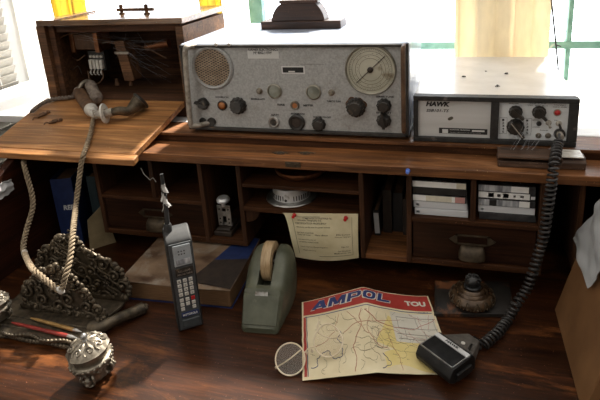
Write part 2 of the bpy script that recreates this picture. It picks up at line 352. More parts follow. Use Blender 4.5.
M['mapwhite'] = mat('map_white_ink', (.55, .52, .44), (.66, .63, .55), .55, 0, 20, bump=0)
M['mapyellow'] = mat('map_yellow_ink', (.64, .52, .2), (.72, .6, .28), .6, 0, 20, bump=0)
M['maproad'] = mat('map_road_ink', (.33, .09, .06), (.42, .14, .1), .6, 0, 20, bump=0)
M['coverphoto'] = mat('faded_cover_picture', (.06, .03, .016), (.24, .16, .10), .5, 0, 11, (1, 1.8, 1), bump=.05, stain=(.30, .26, .21), stain_scale=16, stain_lo=.5, stain_hi=.68)
M['lidwood'] = wood('varnished_lid_wood', (.09, .05, .027), (.30, .17, .09), 'x', .22, 10, spec=1.0, bump=.05)
DZ = .735
# ================================================================ the setting
YB = .56
def wallbox(name, a, b, m='wall'):
    mb = MB(); mb.box(a, b); return struct(mb.build(name, m))
f_ = MB(); f_.box((-2.2, -3.2, -.05), (2.4, 3, 0)); struct(f_.build('floor', 'floor'))
wz = pY(430, 44.5, YB+.05).z
wx = pY(257, 12, YB+.05).x; WR, WH, wq = .80, 1.62, .42
mb = MB()
mb.box((-1.2, YB, 0), (2.4, YB+.12, .96)); mb.box((-1.2, YB, 2.15), (wq, YB+.12, 3.6)); mb.box((wq, YB, WH), (2.4, YB+.12, 3.6)); mb.box((wq-.02, YB, .96), (wq+.02, YB+.12, 2.15))  # low right header and pier, both unseen, added to keep sun off the desk
mb.box((WR, YB, .96), (2.4, YB+.12, WH)); mb.box((-1.2, YB, .96), (-1.185, YB+.12, 2.15))
struct(mb.build('wall_back', 'wall'))
mb = MB()
mb.box((-1.32, -3.2, 0), (-1.2, YB+.12, .72)); mb.box((-1.32, -3.2, 2.15), (-1.2, YB+.12, 3.6)); mb.box((-1.32, -3.2, .72), (-1.2, -.9, 2.15)); mb.box((-1.32, YB+.02, .72), (-1.2, YB+.12, 2.15))
struct(mb.build('wall_left', 'wall'))
mb = MB(); mb.box((-1.14, .141, 1.0045), (.9, YB+.14, 1.026)); mb.box((-1.14, YB-.03, .93), (.9, YB+.14, 1.0045)); struct(mb.build('trim_glare_board_1', 'whitepaint', bevel=.004))  # sill, plus a white board added forward as sunlit glare on the hutch top
# back window, in green painted timber

for nm, xa, xb, zt, bars in (('window_1', -1.18, wq-.02, 2.15, (wx,)), ('window_2', wq+.02, WR, WH, (pY(570, 20, YB+.05).x,))):
    mb = MB()
    mb.box((xa, YB+.03, .965), (xa+.022, YB+.075, zt)) if xa > -1 else None
    mb.box((xb-.022, YB+.03, .965), (xb, YB+.075, zt)); mb.box((xa, YB+.03, zt-.035), (xb, YB+.075, zt)); mb.box((max(xa, -.7), YB+.03, .965), (xb, YB+.075, .985))
    win = struct(mb.build(nm, 'greenframe', bevel=.002))
    mb = MB(); mb.box((max(xa, -.7), YB+.036, wz-.012), (xb, YB+.07, wz+.009))
    for x in bars: w_ = .022 if x < 0 else .006; mb.box((x-w_, YB+.038, .985), (x+w_, YB+.068, zt-.03))
    mb.build('glazing_bars', 'greenframe', win, .0015)
    mb = MB(); mb.box((xa+.003, YB+.05, .98), (xb-.003, YB+.054, zt-.03)); mb.build('window_pane', 'pane', win)
# left window with a slatted blind
mb = MB()
for y in (-.88, -.2, YB-.05): mb.box((-1.27, y-.025, .72), (-1.22, y+.025, 2.15))
mb.box((-1.27, -.9, .72), (-1.22, YB-.02, .735)); mb.box((-1.27, -.9, 2.1), (-1.22, YB-.02, 2.15))
struct(mb.build('window_3', 'whitepaint', bevel=.003))
bl = thing('venetian_blind', 'white slatted blind hanging at the left window beside the wooden telephone box', 'blind', (-1.17, .1, 2.13))
mb = MB(); mb.box((-1.195, -.85, 2.1), (-1.145, YB-.06, 2.14)); mb.build('head_rail', 'whitepaint', bl, .003)
for k in range(50):
    z = .74+k*.0275
    mb = MB(); mb.box((-.019, -.84, -.0008), (.019, YB-.07, .0008), tr(-1.17, 0, z) @ rotm(R(-66), 'Y')); mb.build('slat', 'slat', bl, smooth=0)
for y in (-.6, .15, .42):
    mb = MB(); mb.tube([(-1.165, y, .735), (-1.165, y, 2.11)], .0012, 6); mb.build('ladder_cord', 'whitepaint', bl)
# curtains
def curtain(name, label, x0, x1, z0, z1, y, material, nf, amp, x0b=None, x1b=None):
    t = thing(name, label, 'curtain', ((x0+x1)/2, y, z0))
    x0b = x0 if x0b is None else x0b; x1b = x1 if x1b is None else x1b
    mb = MB()
    def f(u, v):
        a = x0b+(x0-x0b)*v; b = x1b+(x1-x1b)*v
        return (a+(b-a)*u+.006*math.sin(u*nf*6.283*1.7+1), y-amp*math.cos(u*nf*6.283)*(.7+.3*math.sin(u*9+1)), z0+(z1-z0)*v)
    mb.grid(f, nf*16, 24, .0015); mb.build('cloth', material, t, smooth=80)
    mb = MB(); mb.tube([(min(x0, x0b)-.06, y, z1-.01), (max(x1, x1b)+.06, y, z1-.01)], .006, 10); mb.build('curtain_rod', 'brass', t)
    return t
a, b = pY(449, 30, .50), pY(546, 30, .50)
curtain('curtain', 'cream cloth curtain hanging behind the cream-topped radio on the right', a.x, b.x, 1.03, 2.12, .505, 'curtain', 3, .012, a.x+.012, b.x+.004)
a, b = pY(45, 8, .5), pY(90, 8, .5)
curtain('curtain', 'bright yellow curtain hanging behind the wooden telephone box', a.x-.01, b.x+.02, 1.03, 2.12, .505, 'yellowcloth', 3, .014, a.x+.04, b.x-.03)
a, b = pY(199, 8, .5), pY(222, 8, .5)
curtain('curtain', 'narrow pale yellow curtain left of the carved wooden block on the grey radio', a.x, b.x, 1.03, 2.12, .505, 'yellowcloth', 2, .012)
P = [pY(550, -25, .49), pY(552, 5, .49), pY(556, 45, .49), pY(558.5, 75, .49), pY(559, 110, .49)]
mb = MB(); mb.tube(catmull(P, 8), .0022, 8); mb.tube([P[2], P[2]+Vector((.012, -.006, -.003))], .0018, 6)
t = mb.build('hanging_cable', 'coil'); tag(t, 'thin dark cable hanging down the window beside the cream curtain', 'cable')

# ================================================================ the desk
desk = thing('writing_desk', 'old dark brown wooden writing desk with a hutch of pigeonholes and drawers', 'desk', (-.01, 0, 0))
XL, XR = -.70, .70
mb = MB(); mb.box((XL-.02, -.64, DZ-.03), (XR+.02, .47, DZ)); mb.build('desktop', 'desk', desk, .004)
for x in (XL, XR-.42):
    mb = MB(); mb.box((x+.01, -.58, .03), (x+.41, .45, DZ-.03)); mb.build('pedestal', 'drawer', desk, .004)
prof = [(.46, DZ), (.46, 1.004), (.02, 1.004), (-.012, 1.002), (-.06, .984), (-.14, .945), (-.24, .885), (-.36, .82), (-.5, .77), (-.5, DZ)]
for x in (XL, XR-.022):
    mb = MB(); mb.prism(prof, 0, .022, Matrix(((0, 0, 1, x), (1, 0, 0, 0), (0, 1, 0, 0), (0, 0, 0, 1)))); mb.build('side_panel', 'sidewood', desk, .002)
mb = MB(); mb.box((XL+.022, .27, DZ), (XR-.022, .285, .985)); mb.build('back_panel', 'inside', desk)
mb = MB(); mb.box((XL-.012, -.012, .984), (XR+.012, .46, 1.004)); mb.build('ledge', 'ledge', desk, .0025)
mb = MB(); mb.box((XL-.005, .066, 1.0045), (XR+.005, .138, 1.0195)); mb.build('riser', 'shelfwood', desk)
mb = MB(); mb.box((XL-.005, .062, 1.0195), (XR+.005, .139, 1.026)); mb.build('top_board', 'ledge', desk, .001)  # lighter wood than the riser paints the lit front strip
HB, HF = .783, .795
DX = {'A0': -.505, 'A1': -.357, 'A': -.234, 'B': -.142, 'C': .127, 'D': .2235, 'E': .347, 'F': .473, 'G': .543}
def divider(x, z0, z1, y0=0, t=.0052, m='upright'):
    mb = MB(); mb.box((x-t, y0, z0), (x+t, .27, z1)); return mb.build('divider', m, desk, .001)
divider(DX['A0'], HB, .984); divider(DX['A'], HB, .984); divider(DX['B'], HB, .984); divider(DX['C'], HB, .984)
divider(DX['D'], HB, .984); divider(DX['F'], HB, .984); divider(DX['G'], HB, .984, .02)
divider(DX['A1'], .8865, .984); divider(DX['E'], .8895, .984)
def shelf(x0, x1, z0, z1, y0=.001, m='shelfwood', name='shelf'):
    mb = MB(); mb.box((x0+.0052, y0, z0), (x1-.0052, .27, z1)); return mb.build(name, m, desk, .001)
shelf(DX['A0'], DX['A'], .877, .8865); shelf(DX['A0'], DX['A'], HB, HF); shelf(DX['A'], DX['B'], HB, HF)
S1 = pY(300, 188, 0).z; S2 = pY(300, 211, 0).z
shelf(DX['B'], DX['C'], S1-.008, S1, .002); shelf(DX['B'], DX['C'], S2-.011, S2, .0)
shelf(DX['C'], DX['D'], HB, HF, .0, 'ledge'); shelf(DX['D'], DX['F'], .879, .8895); shelf(DX['D'], DX['F'], HB, HF); shelf(DX['G'], XR-.02, HB, HF)  # book bay floor in paler ledge wood, its lit look put into the colour
for x, s in ((DX['B']+.0052, 1), (DX['C']-.0052, -1)):
    mb = MB(); q = [(0, 0)]+[(s*(.030*math.sin(t*.157)+.004), -.044+.030*(1-math.cos(t*.157))) for t in range(0, 11)]+[(s*.036, 0)]
    q = [(0, 0), (0, -.03)]+[(s*.034*math.sin(k*math.pi/16), -.0*k-.03*math.cos(k*math.pi/16)) for k in range(1, 9)]
    mb.prism(q, 0, .009, Matrix(((1, 0, 0, x), (0, 0, 1, .006), (0, 1, 0, S2-.0112), (0, 0, 0, 1)))); mb.build('corner_bracket', 'upright', desk, .001)
def drawer(x0, x1, z0, z1, cx, pw=.042):
    mb = MB(); mb.box((x0, .006, z0), (x1, .25, z1)); d = mb.build('drawer', 'drawer', desk, .0015)
    # pressed label holder with pointed ends
    mb = MB(); w = pw*.78; zc = z0+(z1-z0)*.60
    for a, b in (((-w, -.011), (w, -.008)), ((-w, .008), (w, .011)), ((-w, -.011), (-w+.004, .011)), ((w-.004, -.011), (w, .011))):
        mb.box((cx+a[0], .0035, zc+a[1]), (cx+b[0], .0062, zc+b[1]))
    for s in (-1, 1): mb.prism([(s*w, -.009), (s*(w+.012), 0), (s*w, .009)], 0, .0025, Matrix(((1, 0, 0, cx), (0, 0, 1, .0036), (0, 1, 0, zc), (0, 0, 0, 1))))
    mb.build('label_holder', 'oldbrass', d, smooth=20)
    mb = MB()                                               # cup pull
    n = 14
    def f(u, v):
        a = math.pi*u; r = v*math.pi/2
        return (cx+pw*.62*math.cos(a)*(.75+.25*math.sin(r)), .006-.019*math.sin(r)*math.sin(a)**.5, zc-.013-.026*(1-math.cos(r))*1.0-.0*math.sin(a))
    mb.grid(f, 24, 8, .0015); mb.build('cup_pull', 'oldbrass', d)
    return d
drawer(DX['A0']+.007, DX['A']-.007, .7965, .8755, -.365); drawer(DX['D']+.007, DX['F']-.007, .7965, .8775, pY(472, 250, 0).x)
# pressed metal plates on the ledge edge
def ornplate(x, y, w, h, name):
    c = pY(x, y, -.0125); k = mpp(x, y, -.0125); mb = MB()
    mb.box((c.x-w*k/2, -.0145, c.z-h*k/2), (c.x+w*k/2, -.0115, c.z+h*k/2))
    for s in (-1, 1):
        mb.tube([(c.x+s*(w*.28*k+w*.16*k*math.cos(a)*(1-i/26)), -.015, c.z+h*.38*k*math.sin(a)*(1-i/26)) for i, a in enumerate([j*.5 for j in range(20)])], .0009, 6)
    return mb.build(name, 'oldbrass', desk, smooth=30)
ornplate(293, 164.5, 15, 5, 'lock_plate')
for xx in (280, 306):
    c = pY(xx, 153, .02); k = .0019; q = pZ(xx, 153.5, 1.0045); mb = MB()
    mb.tube([(q.x+(.016*math.cos(a))*(1-i/30), q.y+.007*math.sin(a)*(1-i/30), 1.0046) for i, a in enumerate([j*.5 for j in range(24)])], .0011, 6)
    mb.tube([(q.x-.02, q.y+.004, 1.0046), (q.x, q.y+.009, 1.0046), (q.x+.02, q.y+.004, 1.0046)], .001, 6)
    mb.build('brass_inlay', 'oldbrass', desk)
# push pins
def pin(x, y, material, label, Y=-.0002, group=None):
    c = pY(x, y, Y); t = thing('push_pin', label, 'push pin', (c.x, c.y, c.z), 0, group)
    mm = tr(c) @ rotm(R(90), 'X')
    mb = MB(); mb.lathe([(.0045, .001), (.0045, .002), (.0026, .0035), (.0024, .007), (.0034, .009), (.0036, .011), (.0026, .0125)], mm, 16); mb.build('head', material, t)
    mb = MB(); mb.lathe([(.0006, -.003), (.0006, .0015)], mm, 8); mb.build('point', 'steel', t)
    return t
pin(408, 170.3, 'blue', 'small blue push pin in the ledge edge above the left cassettes', -.0125)
# ================================================================ grey transceiver
ZT = 1.0262
RY = .083
def rp(x, y, d=0): return pY(x, y, RY-d)
RX0, RX1, RZ0, RZ1 = -.288, .2185, 1.032, 1.231
radio = thing('radio_transceiver', 'large grey metal radio transceiver with round speaker and round dial on the desk hutch', 'radio', ((RX0+RX1)/2, RY, ZT))
mb = MB(); mb.box((RX0, RY-.004, RZ0), (RX1, .385, RZ1)); mb.build('case', 'radiocase', radio, .005, 3)
for x in (RX0+.03, RX1-.03):
    for y in (RY+.03, .35):
        mb = MB(); mb.cyl((x, y, ZT), (x, y, RZ0+.001), .010); mb.build('foot', 'bakelite', radio)
mb = MB()                                                   # dark rim round the panel
for a, b in (((RX0+.002, RZ1-.008), (RX1-.002, RZ1-.002)), ((RX0+.002, RZ0+.001), (RX1-.002, RZ0+.008)), ((RX0+.002, RZ0+.001), (RX0+.008, RZ1-.002)), ((RX1-.010, RZ0+.001), (RX1-.002, RZ1-.002))):
    mb.box((a[0], RY-.012, a[1]), (b[0], RY-.003, b[1]))
mb.build('panel_rim', 'darkrim', radio, .0012)
mb = MB(); mb.box((RX0+.007, RY-.006, RZ0+.007), (RX1-.009, RY-.003, RZ1-.007)); mb.build('front_panel', 'radiopanel', radio)
PYF = RY-.006
def on(x, y): return pY(x, y, PYF)
def faceM(x, y): c = on(x, y); return tr(c) @ rotm(R(90), 'X')        # local +z points out of the panel
k_ = mpp(300, 90, PYF)
# speaker
mm = faceM(212.5, 67.5); rs = .047
mb = MB(); mb.lathe([(rs*1.06, 0), (rs*1.06, .003), (rs*.98, .006), (rs*.9, .0045), (rs*.88, .0015)], mm, 56, cap=False); g = mb.build('speaker_ring', 'radiopanel', radio)
mb = MB(); mb.lathe([(rs*.9, .0002), (rs*.9, .0018)], mm, 48); mb.build('speaker_cloth', 'darkrim', radio)
mb = MB()
n = 8
for i in range(-n, n+1):                                    # woven grille wires
    q = i/n*rs*.87; L = math.sqrt(max(0, (rs*.88)**2-q*q))
    if L > .003:
        for m2 in (mm @ rotm(R(28), 'Z'), mm @ rotm(R(-28), 'Z')):
            mb.tube([m2 @ Vector((-L, q, .0026)), m2 @ Vector((L, q, .0026))], .0011, 5)
mb.build('speaker_grille', 'grille', radio)
# big dial
mm = faceM(370.5, 69.5); rd = .0515
mb = MB(); mb.lathe([(rd*1.03, 0), (rd*1.03, .003), (rd*.99, .006), (rd*.95, .004), (rd*.95, .0005)], mm, 64, cap=False); mb.build('dial_ring', 'dialring', radio)
mb = MB(); mb.lathe([(rd*.955, .0003), (rd*.955, .002), (rd*.2, .0022)], mm, 64); dl = mb.build('dial_face', 'dial', radio)
mb = MB()
for rr in (.86, .74, .6, .46):
    seg = [mm @ Vector((rd*rr*math.cos(a*.0785), rd*rr*math.sin(a*.0785), .00235)) for a in range(80)]
    mb.tube(seg, .0004, 4, True)
for a in range(72):
    an = a*math.tau/72; r1 = .86; r2 = .79 if a % 6 else .74
    mb.tube([mm @ Vector((rd*r1*math.cos(an), rd*r1*math.sin(an), .00235)), mm @ Vector((rd*r2*math.cos(an), rd*r2*math.sin(an), .00235))], .0003, 4)
random.seed(3)
for a in range(24):
    an = a*math.tau/24+.1; r1 = random.choice((.67, .53)); L = .05
    mb.tube([mm @ Vector((rd*r1*math.cos(an-L), rd*r1*math.sin(an-L), .00235)), mm @ Vector((rd*r1*math.cos(an+L), rd*r1*math.sin(an+L), .00235))], .0004, 4)
mb.build('dial_scale', 'mutedink', dl)
mb = MB(); an = R(43); d2 = Vector((math.cos(an), math.sin(an), 0))
mb.tube([mm @ (d2*(-rd*.78)+Vector((0, 0, .004))), mm @ (d2*(rd*.8)+Vector((0, 0, .004)))], .0008, 6); mb.lathe([(.006, .002), (.006, .006), (.004, .0075)], mm, 24); mb.build('dial_pointer', 'bakerust', dl)
# knobs, lamps and sockets
def knob(x, y, r, h=.014, material='bakelite', flutes=0, name='knob', base=True, ang=None):
    mm = faceM(x, y); mb = MB()
    md = (lambda rr, z, a: (rr*(1+.05*math.cos(flutes*a)), z)) if flutes else None
    pr = ([(r*1.12, 0), (r*1.12, h*.2)] if base else [(r, 0)])+[(r*.92, h*.25), (r*.84, h*.9), (r*.72, h), (r*.1, h)]
    mb.lathe(pr, mm, 72, md)
    if ang is not None: mb.box((-r*1.05, -r*.2, h*.5), (r*1.35, r*.2, h*1.25), mm @ rotm(ang, 'Z'))
    return mb.build(name, material, radio, smooth=35)
def socket(x, y, r, material='steel', hole='bakelite', name='socket', h=.004):
    mm = faceM(x, y); mb = MB(); mb.lathe([(r, 0), (r, h*.6), (r*.85, h), (r*.6, h*.9), (r*.55, .0005)], mm, 28); o = mb.build(name, material, radio)
    mb = MB(); mb.lathe([(r*.56, .0005), (r*.56, h*.8), (r*.1, h*.82)], mm, 20); mb.build('socket_hole', hole, o); return o
knob(203.5, 103.5, .0125, .012, 'bakelite', name='star_knob', flutes=5, ang=R(160))
mm = faceM(222.5, 105.3); mb = MB(); mb.lathe([(.0115, 0), (.0115, .003), (.0095, .005), (.009, .002)], mm, 28); lp = mb.build('lamp_bezel', 'bakerust', radio)
mb = MB(); mb.ball((0, 0, .003), (.0088, .0088, .005), mm); mb.build('amber_lamp', 'amber', lp)
knob(238.5, 105.5, .0172, .018, flutes=12)
for x, y in ((274.7, 91), (313.7, 92)):
    mm = faceM(x, y); mb = MB(); mb.lathe([(.0165, 0), (.0165, .003), (.014, .005), (.0135, .001)], mm, 36, cap=False); q = mb.build('meter_bezel', 'dialring', radio)
    mb = MB(); mb.lathe([(.0138, .0004), (.0138, .002), (.001, .0035)], mm, 32); mb.build('meter_window', 'lens', q)
for x, y in ((259.5, 91), (331.5, 92.5)):
    mm = faceM(x, y); mb = MB(); mb.lathe([(.007, 0), (.007, .002), (.005, .003), (.0045, .008), (.001, .0085)], mm, 20); mb.build('push_button', 'brass', radio)
socket(295, 105.2, .010, 'brass', 'amber'); socket(274, 122, .013, 'steel'); socket(297, 122.3, .0185, 'bakelite', 'bakerust', 'connector', .007)
knob(319, 124, .0135, .014, flutes=10)
mm = faceM(356, 106.5); mb = MB(); mb.lathe([(.0215, 0), (.0205, .0012), (.001, .0014)], mm, 72, lambda r, z, a: (r*(1+.09*math.sin(3*a+.5)+.06*math.sin(7*a)), z)); mb.build('rust_ring', 'rust', radio)
knob(356, 107, .0185, .02, 'bakelite', 16); knob(384, 105.3, .0135, .015, flutes=10); knob(384, 120.3, .0135, .015, flutes=10, ang=R(95))
socket(211.8, 121.8, .0105, 'bakelite'); socket(203, 121, .0085, 'bakelite')
# front handles: vertical bars bent back to the panel
def handle(pts, r, material):
    mb = MB(); mb.tube(catmull([Vector(p) for p in pts], 8), r, 10); return mb.build('carry_handle', material, radio)
a = pY(185, 50, RY-.03); b = pY(191, 127, RY-.03)
handle([(a.x+.012, RY-.004, a.z+.003), (a.x+.004, RY-.018, a.z+.004), (a.x, RY-.03, a.z-.004), (a.x*.5+b.x*.5, RY-.032, (a.z+b.z)/2), (b.x, RY-.03, b.z+.012), (b.x+.006, RY-.026, b.z+.002), (b.x+.026, RY-.012, b.z+.002), (b.x+.034, RY-.004, b.z+.003)], .0058, 'dustmetal')
a = pY(403, 51, RY-.03); b = pY(401.5, 131, RY-.03)
handle([(a.x, RY-.004, a.z+.006), (a.x, RY-.02, a.z+.006), (a.x, RY-.03, a.z-.004), (a.x, RY-.031, (a.z+b.z)/2), (a.x, RY-.03, b.z+.006), (a.x, RY-.02, b.z-.001), (a.x, RY-.004, b.z-.001)], .0046, 'leather')
for x, y in ((188.5, 87), (216, 43.9), (229, 43.5)):
    c = pY(x, y, RY-.02) if x < 200 else pY(x, 44.6, RY-.012)
    mb = MB(); mb.ball(c, (.0042, .003, .0042)); mb.build('screw', 'bone', radio)
# labels
def plate(x0, y0, x1, y1, material, name, off=.0006, parent=radio, Y=PYF):
    a, b = pY(x0, y0, Y), pY(x1, y1, Y); mb = MB(); mb.box((a.x, Y-off, a.z), (b.x, Y+.0005, b.z)); return mb.build(name, material, parent, smooth=0)
def words(s, x0, y0, x1, y1, material, parent, Y, off=.0009, shear=0, bold=.03):
    a, b = pY(x0, y0, Y), pY(x1, y1, Y)                     # y0 top, y1 bottom, in frame units on the panel
    return lettering('lettering', s, lambda u, v: (a.x+(b.x-a.x)*u, Y-off, b.z+(a.z-b.z)*v), material, parent, shear, bold)
pl = plate(247, 48, 279, 58.6, 'label', 'maker_label')
words('FURNER ELECTRONICS', 247.8, 48.4, 278, 50.7, 'ink', pl, PYF); words('HF 8002-110W', 253.5, 51.4, 272, 53.8, 'ink', pl, PYF); words('. . ---- . .', 253, 53.9, 271, 54.3, 'ink', pl, PYF)
pl = plate(281.3, 66, 305, 74, 'label', 'rating_label'); pb = plate(282.6, 67.2, 303.6, 72.6, 'ink', 'black_strip', .0009, pl)
plate(288.5, 70.8, 295, 72.2, 'label', 'white_strip', .0012, pl)
for s, x, y, w in (('SQUELCH', 222, 97.2, 13), ('MODULATE', 258, 99, 14), ('TUNE', 281, 104.7, 8), ('METER', 308.5, 105.3, 10), ('PUSH TO TUNE', 334, 101.2, 14), ('SERIES TUNE', 385, 96.6, 18), ('SHUNT', 384, 112.6, 16), ('ANT', 275, 114.8, 9), ('MICROPHONE', 298, 113.7, 14), ('VOLUME ON-OFF', 322, 117, 18)):
    words(s, x-w/2, y-1.1, x+w/2, y+1.1, 'ink', radio, PYF)
mb = MB(); mb.tube([on(300, 64.2)+Vector((0, -.0004, 0)), on(324, 64.2)+Vector((0, -.0004, 0))], .0003, 4); mb.build('scratch', 'mutedink', radio)

# carved wooden block on the radio
c = pZ(262.3, 29.3, 1.231); e = pZ(340, 29.3, 1.231); y0 = (c.y+e.y)/2
blk = thing('wooden_block', 'carved brown wooden block with a domed front on top of the grey radio', 'wooden block', ((c.x+e.x)/2, y0, 1.2312))
w = e.x-c.x; kk = w/78; h = 1.2312
mb = MB(); mb.box((c.x, y0, h), (e.x, y0+.07, h+7.5*kk)); mb.build('base', 'carve', blk, .002)
bx = c.x; pts = [(10.2, 7.4), (11.2, 11), (12.5, 15), (15, 19), (18, 22), (21.5, 24), (54, 24), (57, 21), (59.5, 17.5), (61.5, 13), (62.7, 7.4)]
mb = MB(); mb.prism([(p[0]*kk, p[1]*kk) for p in pts], .004, .05, Matrix(((1, 0, 0, bx), (0, 0, 1, y0), (0, 1, 0, h), (0, 0, 0, 1)))); mb.build('dome', 'carve', blk, .002)
mb = MB(); mb.box((bx+20*kk, y0-.002, h+24*kk), (bx+57.5*kk, y0+.055, h+27*kk)); mb.build('cap', 'carve', blk, .0015)
mb = MB(); mb.lathe([(.016, 0), (.016, .004), (.010, .007)], tr(bx+40*kk, y0+.03, h+27*kk), 20); mb.build('knob', 'carve', blk)

# ================================================================ cream-topped two-way radio
HY = .083
a, b = pY(416.5, 95, HY), pY(577, 98.5, HY)
hx0, hx1, hz0, hz1 = .2265, .5345, 1.0262, 1.1235
hawk = thing('two_way_radio', 'cream-topped two-way radio with charcoal front frame and white knob panel on the desk hutch', 'radio', ((hx0+hx1)/2, HY, ZT))
mb = MB(); mb.box((hx0+.002, HY+.006, hz0+.006), (hx1-.002, .452, hz1)); mb.build('case', 'hawkcase', hawk, .003)
for x in (hx0+.04, hx1-.04):
    for y in (.13, .42):
        mb = MB(); mb.cyl((x, y, ZT), (x, y, hz0+.007), .009); mb.build('foot', 'bakelite', hawk)
mb = MB()
xm = pY(494.5, 120, HY-.008).x; fz0, fz1 = hz0+.001, hz1
def bars(mb, x0, x1, z0, z1, w, y0, y1, wl=None, wr=None):
    wl = wl or w; wr = wr or w
    mb.box((x0, y0, z0), (x1, y1, z0+w)); mb.box((x0, y0, z1-w), (x1, y1, z1)); mb.box((x0, y0, z0+w), (x0+wl, y1, z1-w)); mb.box((x1-wr, y0, z0+w), (x1, y1, z1-w))
bars(mb, hx0, hx1, fz0, fz1, .0095, HY-.014, HY+.008, .009, .017); mb.box((xm-.0075, HY-.014, fz0+.0095), (xm+.0075, HY+.008, fz1-.0095)); mb.build('front_frame', 'hawkframe', hawk, .0015)
HP = HY-.006
mb = MB(); mb.box((hx0+.007, HP, fz0+.008), (xm-.006, HP+.012, fz1-.008)); lp_ = mb.build('speaker_plate', 'silverplate', hawk)
mb = MB(); mb.box((xm+.006, HP, fz0+.008), (hx1-.015, HP+.012, fz1-.008)); cp_ = mb.build('control_plate', 'whiteplate', hawk)
words('HAWK', 425.8, 101.2, 450.3, 106.7, 'ink', lp_, HP, .0006, .25, .06); words('SSB101-TS', 426.2, 108.8, 449, 112.2, 'ink', lp_, HP, .0006, .3, .022)
s_ = plate(439, 127.6, 487.3, 134.8, 'ink', 'serial_strip', .0005, lp_, HP); plate(442.3, 129, 448, 133, 'label', 'white_patch', .0008, s_, HP); plate(472, 130.0, 484.5, 132.0, 'label', 'white_patch', .0008, s_, HP)
words('HAWK RADIO', 450, 129, 470, 130.6, 'label', s_, HP, .0009); words('ELECTRONICS PTY LTD', 450, 132, 481, 133.4, 'label', s_, HP, .0009)
mm = tr(pY(450.5, 118.5, HP)) @ rotm(R(90), 'X'); mb = MB(); mb.lathe([(.0045, 0), (.003, .0005), (.0005, .0006)], mm, 14, lambda r, z, a: (r*(1+.3*math.sin(2*a+.6)), z)); mb.build('scuff_mark', 'mutedink', lp_)
def hM(x, y): return tr(pY(x, y, HP)) @ rotm(R(90), 'X')
def hknob(x, y, r, h, ang=None, material='bakelite', name='knob'):
    mm = hM(x, y); mb = MB()
    mb.lathe([(r*1.08, 0), (r*1.08, h*.25), (r*.85, h*.3), (r*.8, h), (r*.1, h)], mm, 72, lambda rr, z, a: (rr*(1+.03*math.cos(12*a)), z))
    if ang is not None: mb.box((-r*1.0, -r*.24, h*.3), (r*1.5, r*.24, h*1.25), mm @ rotm(ang, 'Z'))
    return mb.build(name, material, hawk, smooth=35)
hknob(515.6, 111.7, .0118, .013, R(-40)); hknob(539, 112, .0118, .013, R(-45)); hknob(515.4, 126.6, .0152, .016, R(-52), name='channel_knob')
mb = MB(); m2 = hM(515.4, 126.6) @ rotm(R(-52), 'Z'); mb.box((-.016, -.0008, .0198), (.020, .0008, .0206), m2); mb.build('pointer_line', 'dustmetal', hawk, smooth=0)
mm = hM(557.3, 112.4); mb = MB(); mb.lathe([(.007, 0), (.007, .002)], mm, 20); q = mb.build('lamp_ring', 'dialring', hawk); mb = MB(); mb.ball((0, 0, .002), (.0055, .0055, .005), mm); mb.build('red_lamp', 'red', q)
mm = hM(538.8, 123.4); mb = MB(); mb.lathe([(.0048, 0), (.0048, .003), (.003, .004)], mm, 16); mb.build('jack', 'bakelite', hawk)
for x, y, mt in ((548.5, 122.6, 'dustmetal'), (558.6, 123.2, 'bakelite')):
    mm = hM(x, y); mb = MB(); mb.lathe([(.0055, 0), (.0055, .002), (.0035, .003), (.003, .006)], mm, 18); q = mb.build('toggle_switch', 'dustmetal', hawk)
    mb = MB(); mb.cyl(mm @ Vector((0, 0, .004)), mm @ Vector((.002, -.006, .013)), .0016, .0026, 12); mb.build('toggle_lever', mt, q)
for x, y in ((538.5, 135.5), (548, 135.6)):
    mm = hM(x, y); mb = MB(); mb.lathe([(.0055, 0), (.0055, .0015), (.004, .003), (.003, .007), (.001, .0072)], mm, 18); mb.build('terminal', 'brass', hawk)
mm = hM(559.3, 133.6); mb = MB(); mb.lathe([(.0105, 0), (.0105, .004), (.008, .005), (.0075, .002)], mm, 24); q = mb.build('mic_socket', 'bakelite', hawk)
mb = MB(); mb.cyl(mm @ Vector((0, 0, .001)), mm @ Vector((0, 0, .022)), .0066, .0055, 18); mb.build('mic_plug', 'dustmetal', q)
for x0, y0, x1, y1 in ((499.8, 117.6, 506.4, 133.7), (523.8, 118.2, 530.8, 135)):
    mb = MB(); a, b = pY(x0, y0, HP), pY(x1, y1, HP)
    for p, q2 in (((a.x, a.z), (b.x, a.z)), ((a.x, b.z), (b.x, b.z)), ((a.x, a.z), (a.x, b.z)), ((b.x, a.z), (b.x, b.z))):
        mb.box((p[0]-.0002, HP-.0005, p[1]-.0002), (q2[0]+.0002, HP+.0002, q2[1]+.0002))
    mb.build('channel_box', 'ink', cp_, smooth=0)
    for i, ch in enumerate('12345'):
        yy = y0+2.2+i*(y1-y0-3.4)/4.3; words(ch, x0+2.3, yy-1.1, x0+4.4, yy+1.1, 'ink', cp_, HP, .0006, 0, .02)
for s, x, y, w in (('VOLUME', 514, 103.6, 10), ('FINE TUNE', 538, 103.6, 16), ('OFF   MIN   MAX', 538, 105.6, 20), ('TRANSMIT', 560, 105.0, 12), ('ON AIR', 560, 107.0, 14), ('METER', 535.8, 120, 6), ('LOCAL', 536, 127, 8), ('PHONES', 544, 130.3, 8), ('TX', 556, 120.4, 4)):
    words(s, x-w/2, y-.6, x+w/2, y+.6, 'ink', cp_, HP, .0006, 0, .01)
